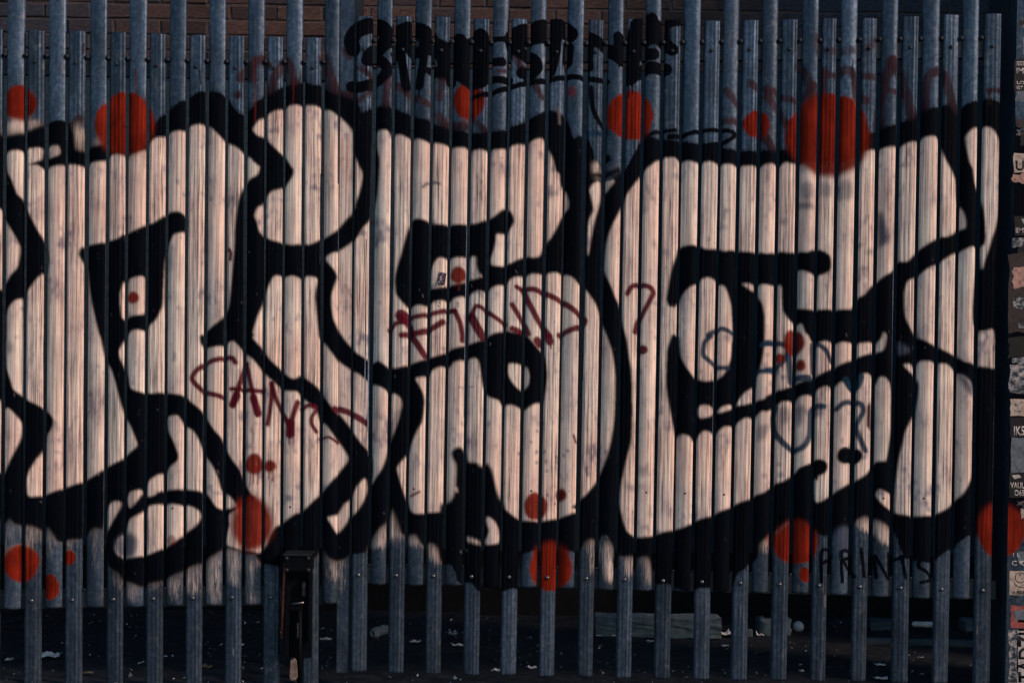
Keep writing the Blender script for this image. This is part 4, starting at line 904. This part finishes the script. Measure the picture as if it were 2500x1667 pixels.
SCR = [('plastic_sheet', 'torn bluish plastic sheet at the lower left corner', 'plastic', 115, 1605, .10, .06, .035, 18, M_PLASTIC, 'scraps of litter on the ground'),
 ('paper_scrap', 'white scrap at the left edge beside the torn plastic sheet', 'paper', 22, 1612, .03, .03, .012, 5, M_PAPER, 0),
 ('paper_scrap', 'tiny bright scrap right of the fourth bolted pale', 'paper', 404, 1604, .016, .016, .008, 30, M_PLASTIC, 0),
 ('leaf', 'dull leaf low on the left between pales', 'leaf', 216, 1644, .04, .03, .012, 10, M_LEAF, 0),
 ('leaf', 'grey leaf litter right of the tiny bright scrap', 'leaf', 505, 1630, .05, .04, .016, -10, M_LEAF, 0),
 ('plastic_scrap', 'bright plastic scrap left of the bolt box foot', 'plastic', 588, 1576, .03, .03, .012, 20, M_PLASTIC, 0),
 ('paper_scrap', 'flat pale paper strip right of the bolt box', 'paper', 795, 1562, .06, .04, .012, 3, M_PAPER, 0),
 ('plastic_scrap', 'white plastic shreds right of the clear bottle', 'plastic', 1015, 1568, .05, .035, .012, -6, M_PLASTIC, 0),
 ('plastic_cup', 'crushed translucent cup left of centre', 'plastic', 1105, 1552, .05, .04, .038, 12, M_GLASS, 0),
 ('paper_scrap', 'white paper scrap below the crushed cup', 'paper', 1118, 1577, .065, .03, .014, -4, M_PAPER, 0),
 ('foil_scrap', 'silver foil scrap at the bottom, left of centre', 'foil', 1212, 1638, .04, .03, .014, -18, M_PLASTIC, 0),
 ('foil_scrap', 'silver foil scrap at the bottom, right of centre', 'foil', 1298, 1632, .045, .03, .014, 15, M_PLASTIC, 0),
 ('paper_scrap', 'thin white strip left under the kerb block', 'paper', 1462, 1553, .03, .02, .005, 0, M_PAPER, 0),
 ('paper_scrap', 'thin white strip right under the kerb block', 'paper', 1500, 1553, .035, .02, .008, 0, M_PAPER, 0),
 ('leaf', 'pale leaf in front of the kerb block', 'leaf', 1587, 1567, .036, .02, .010, -15, M_PAPER, 0),
 ('leaf', 'curled leaf lower left of the kerb block', 'leaf', 1465, 1578, .034, .028, .012, 12, M_LEAF, 0),
 ('paper_scrap', 'white paper twist at the right end of the kerb block', 'paper', 1687, 1540, .05, .03, .022, 8, M_PAPER, 0),
 ('plastic_sheet', 'crumpled pale plastic wrapper right of the kerb block', 'plastic', 1765, 1551, .08, .05, .034, 14, M_PLASTIC, 0),
 ('paper_scrap', 'bright white crumpled scrap under the rubble lump', 'paper', 1856, 1553, .045, .04, .028, -5, M_PAPER, 0),
 ('can_ring', 'small pale ring of litter below the pale wrapper', 'ring', 1770, 1578, .034, .028, .008, 0, M_PAPER, 0),
 ('leaf', 'tan leaf at the foot of the pales, lower right', 'leaf', 1810, 1652, .022, .012, .006, 25, M_PAPER, 0),
 ('paper_scrap', 'small white scrap at the bottom below the ball', 'paper', 1957, 1640, .022, .018, .010, 30, M_PAPER, 0),
 ('plastic_scrap', 'upper of two pale blue plastic scraps, bottom right', 'plastic', 2148, 1625, .05, .03, .014, 3, M_PLASTIC, 0),
 ('plastic_scrap', 'lower of two pale blue plastic scraps, bottom right', 'plastic', 2150, 1658, .055, .035, .014, -3, M_PLASTIC, 0),
 ('leaf', 'small grey leaf left of the plank end, lower right', 'leaf', 2080, 1640, .02, .02, .008, 0, M_PAPER, 0)]
for i, s in enumerate(SCR):
    scrap(*s[:7], s[7], R(s[8]), s[9], i + 11, 'scraps of litter on the ground') if len(s) == 11 else None
# loose grit
rr = np.random.RandomState(5); v = []; f = []
for _ in range(900):
    x, y, s_ = rr.uniform(-2.6, 2.6), rr.uniform(-.25, 1.5), rr.uniform(.002, .008) * (2 if rr.rand() < .08 else 1)
    k = len(v); v += [(x + s_ * rr.uniform(.5, 1.2), y, .001), (x - s_ * rr.uniform(.5, 1.2), y + s_ * .6, .001), (x, y - s_, .001), (x + s_ * .2, y, s_ * rr.uniform(.5, 1.2))]
    f += [(k, k + 1, k + 3), (k + 1, k + 2, k + 3), (k + 2, k, k + 3)]
o = obj('grit', v, f, M_CONC); o['kind'] = 'stuff'; o['label'] = 'fine grit and crumbs scattered over dark ground'

v = []; f = []
for _ in range(260):
    x, y, s_ = rr.uniform(-2.5, 2.5), rr.uniform(-.15, 1.42), rr.uniform(.003, .010)
    k = len(v); an = rr.uniform(0, 6.3); c_, n_ = math.cos(an) * s_, math.sin(an) * s_; t_ = rr.uniform(.001, .006)
    v += [(x - c_, y - n_, .003), (x + c_, y + n_, .003 + t_), (x + c_ * .4 - n_ * .8, y + n_ * .4 + c_ * .8, .004 + t_), (x - c_ - n_ * .5, y - n_ + c_ * .5, .004)]; f.append((k, k + 1, k + 2, k + 3))
o = obj('litter_flakes', v, f, M_PLASTIC); o['kind'] = 'stuff'; o['label'] = 'tiny pale flakes of litter over the dark ground'
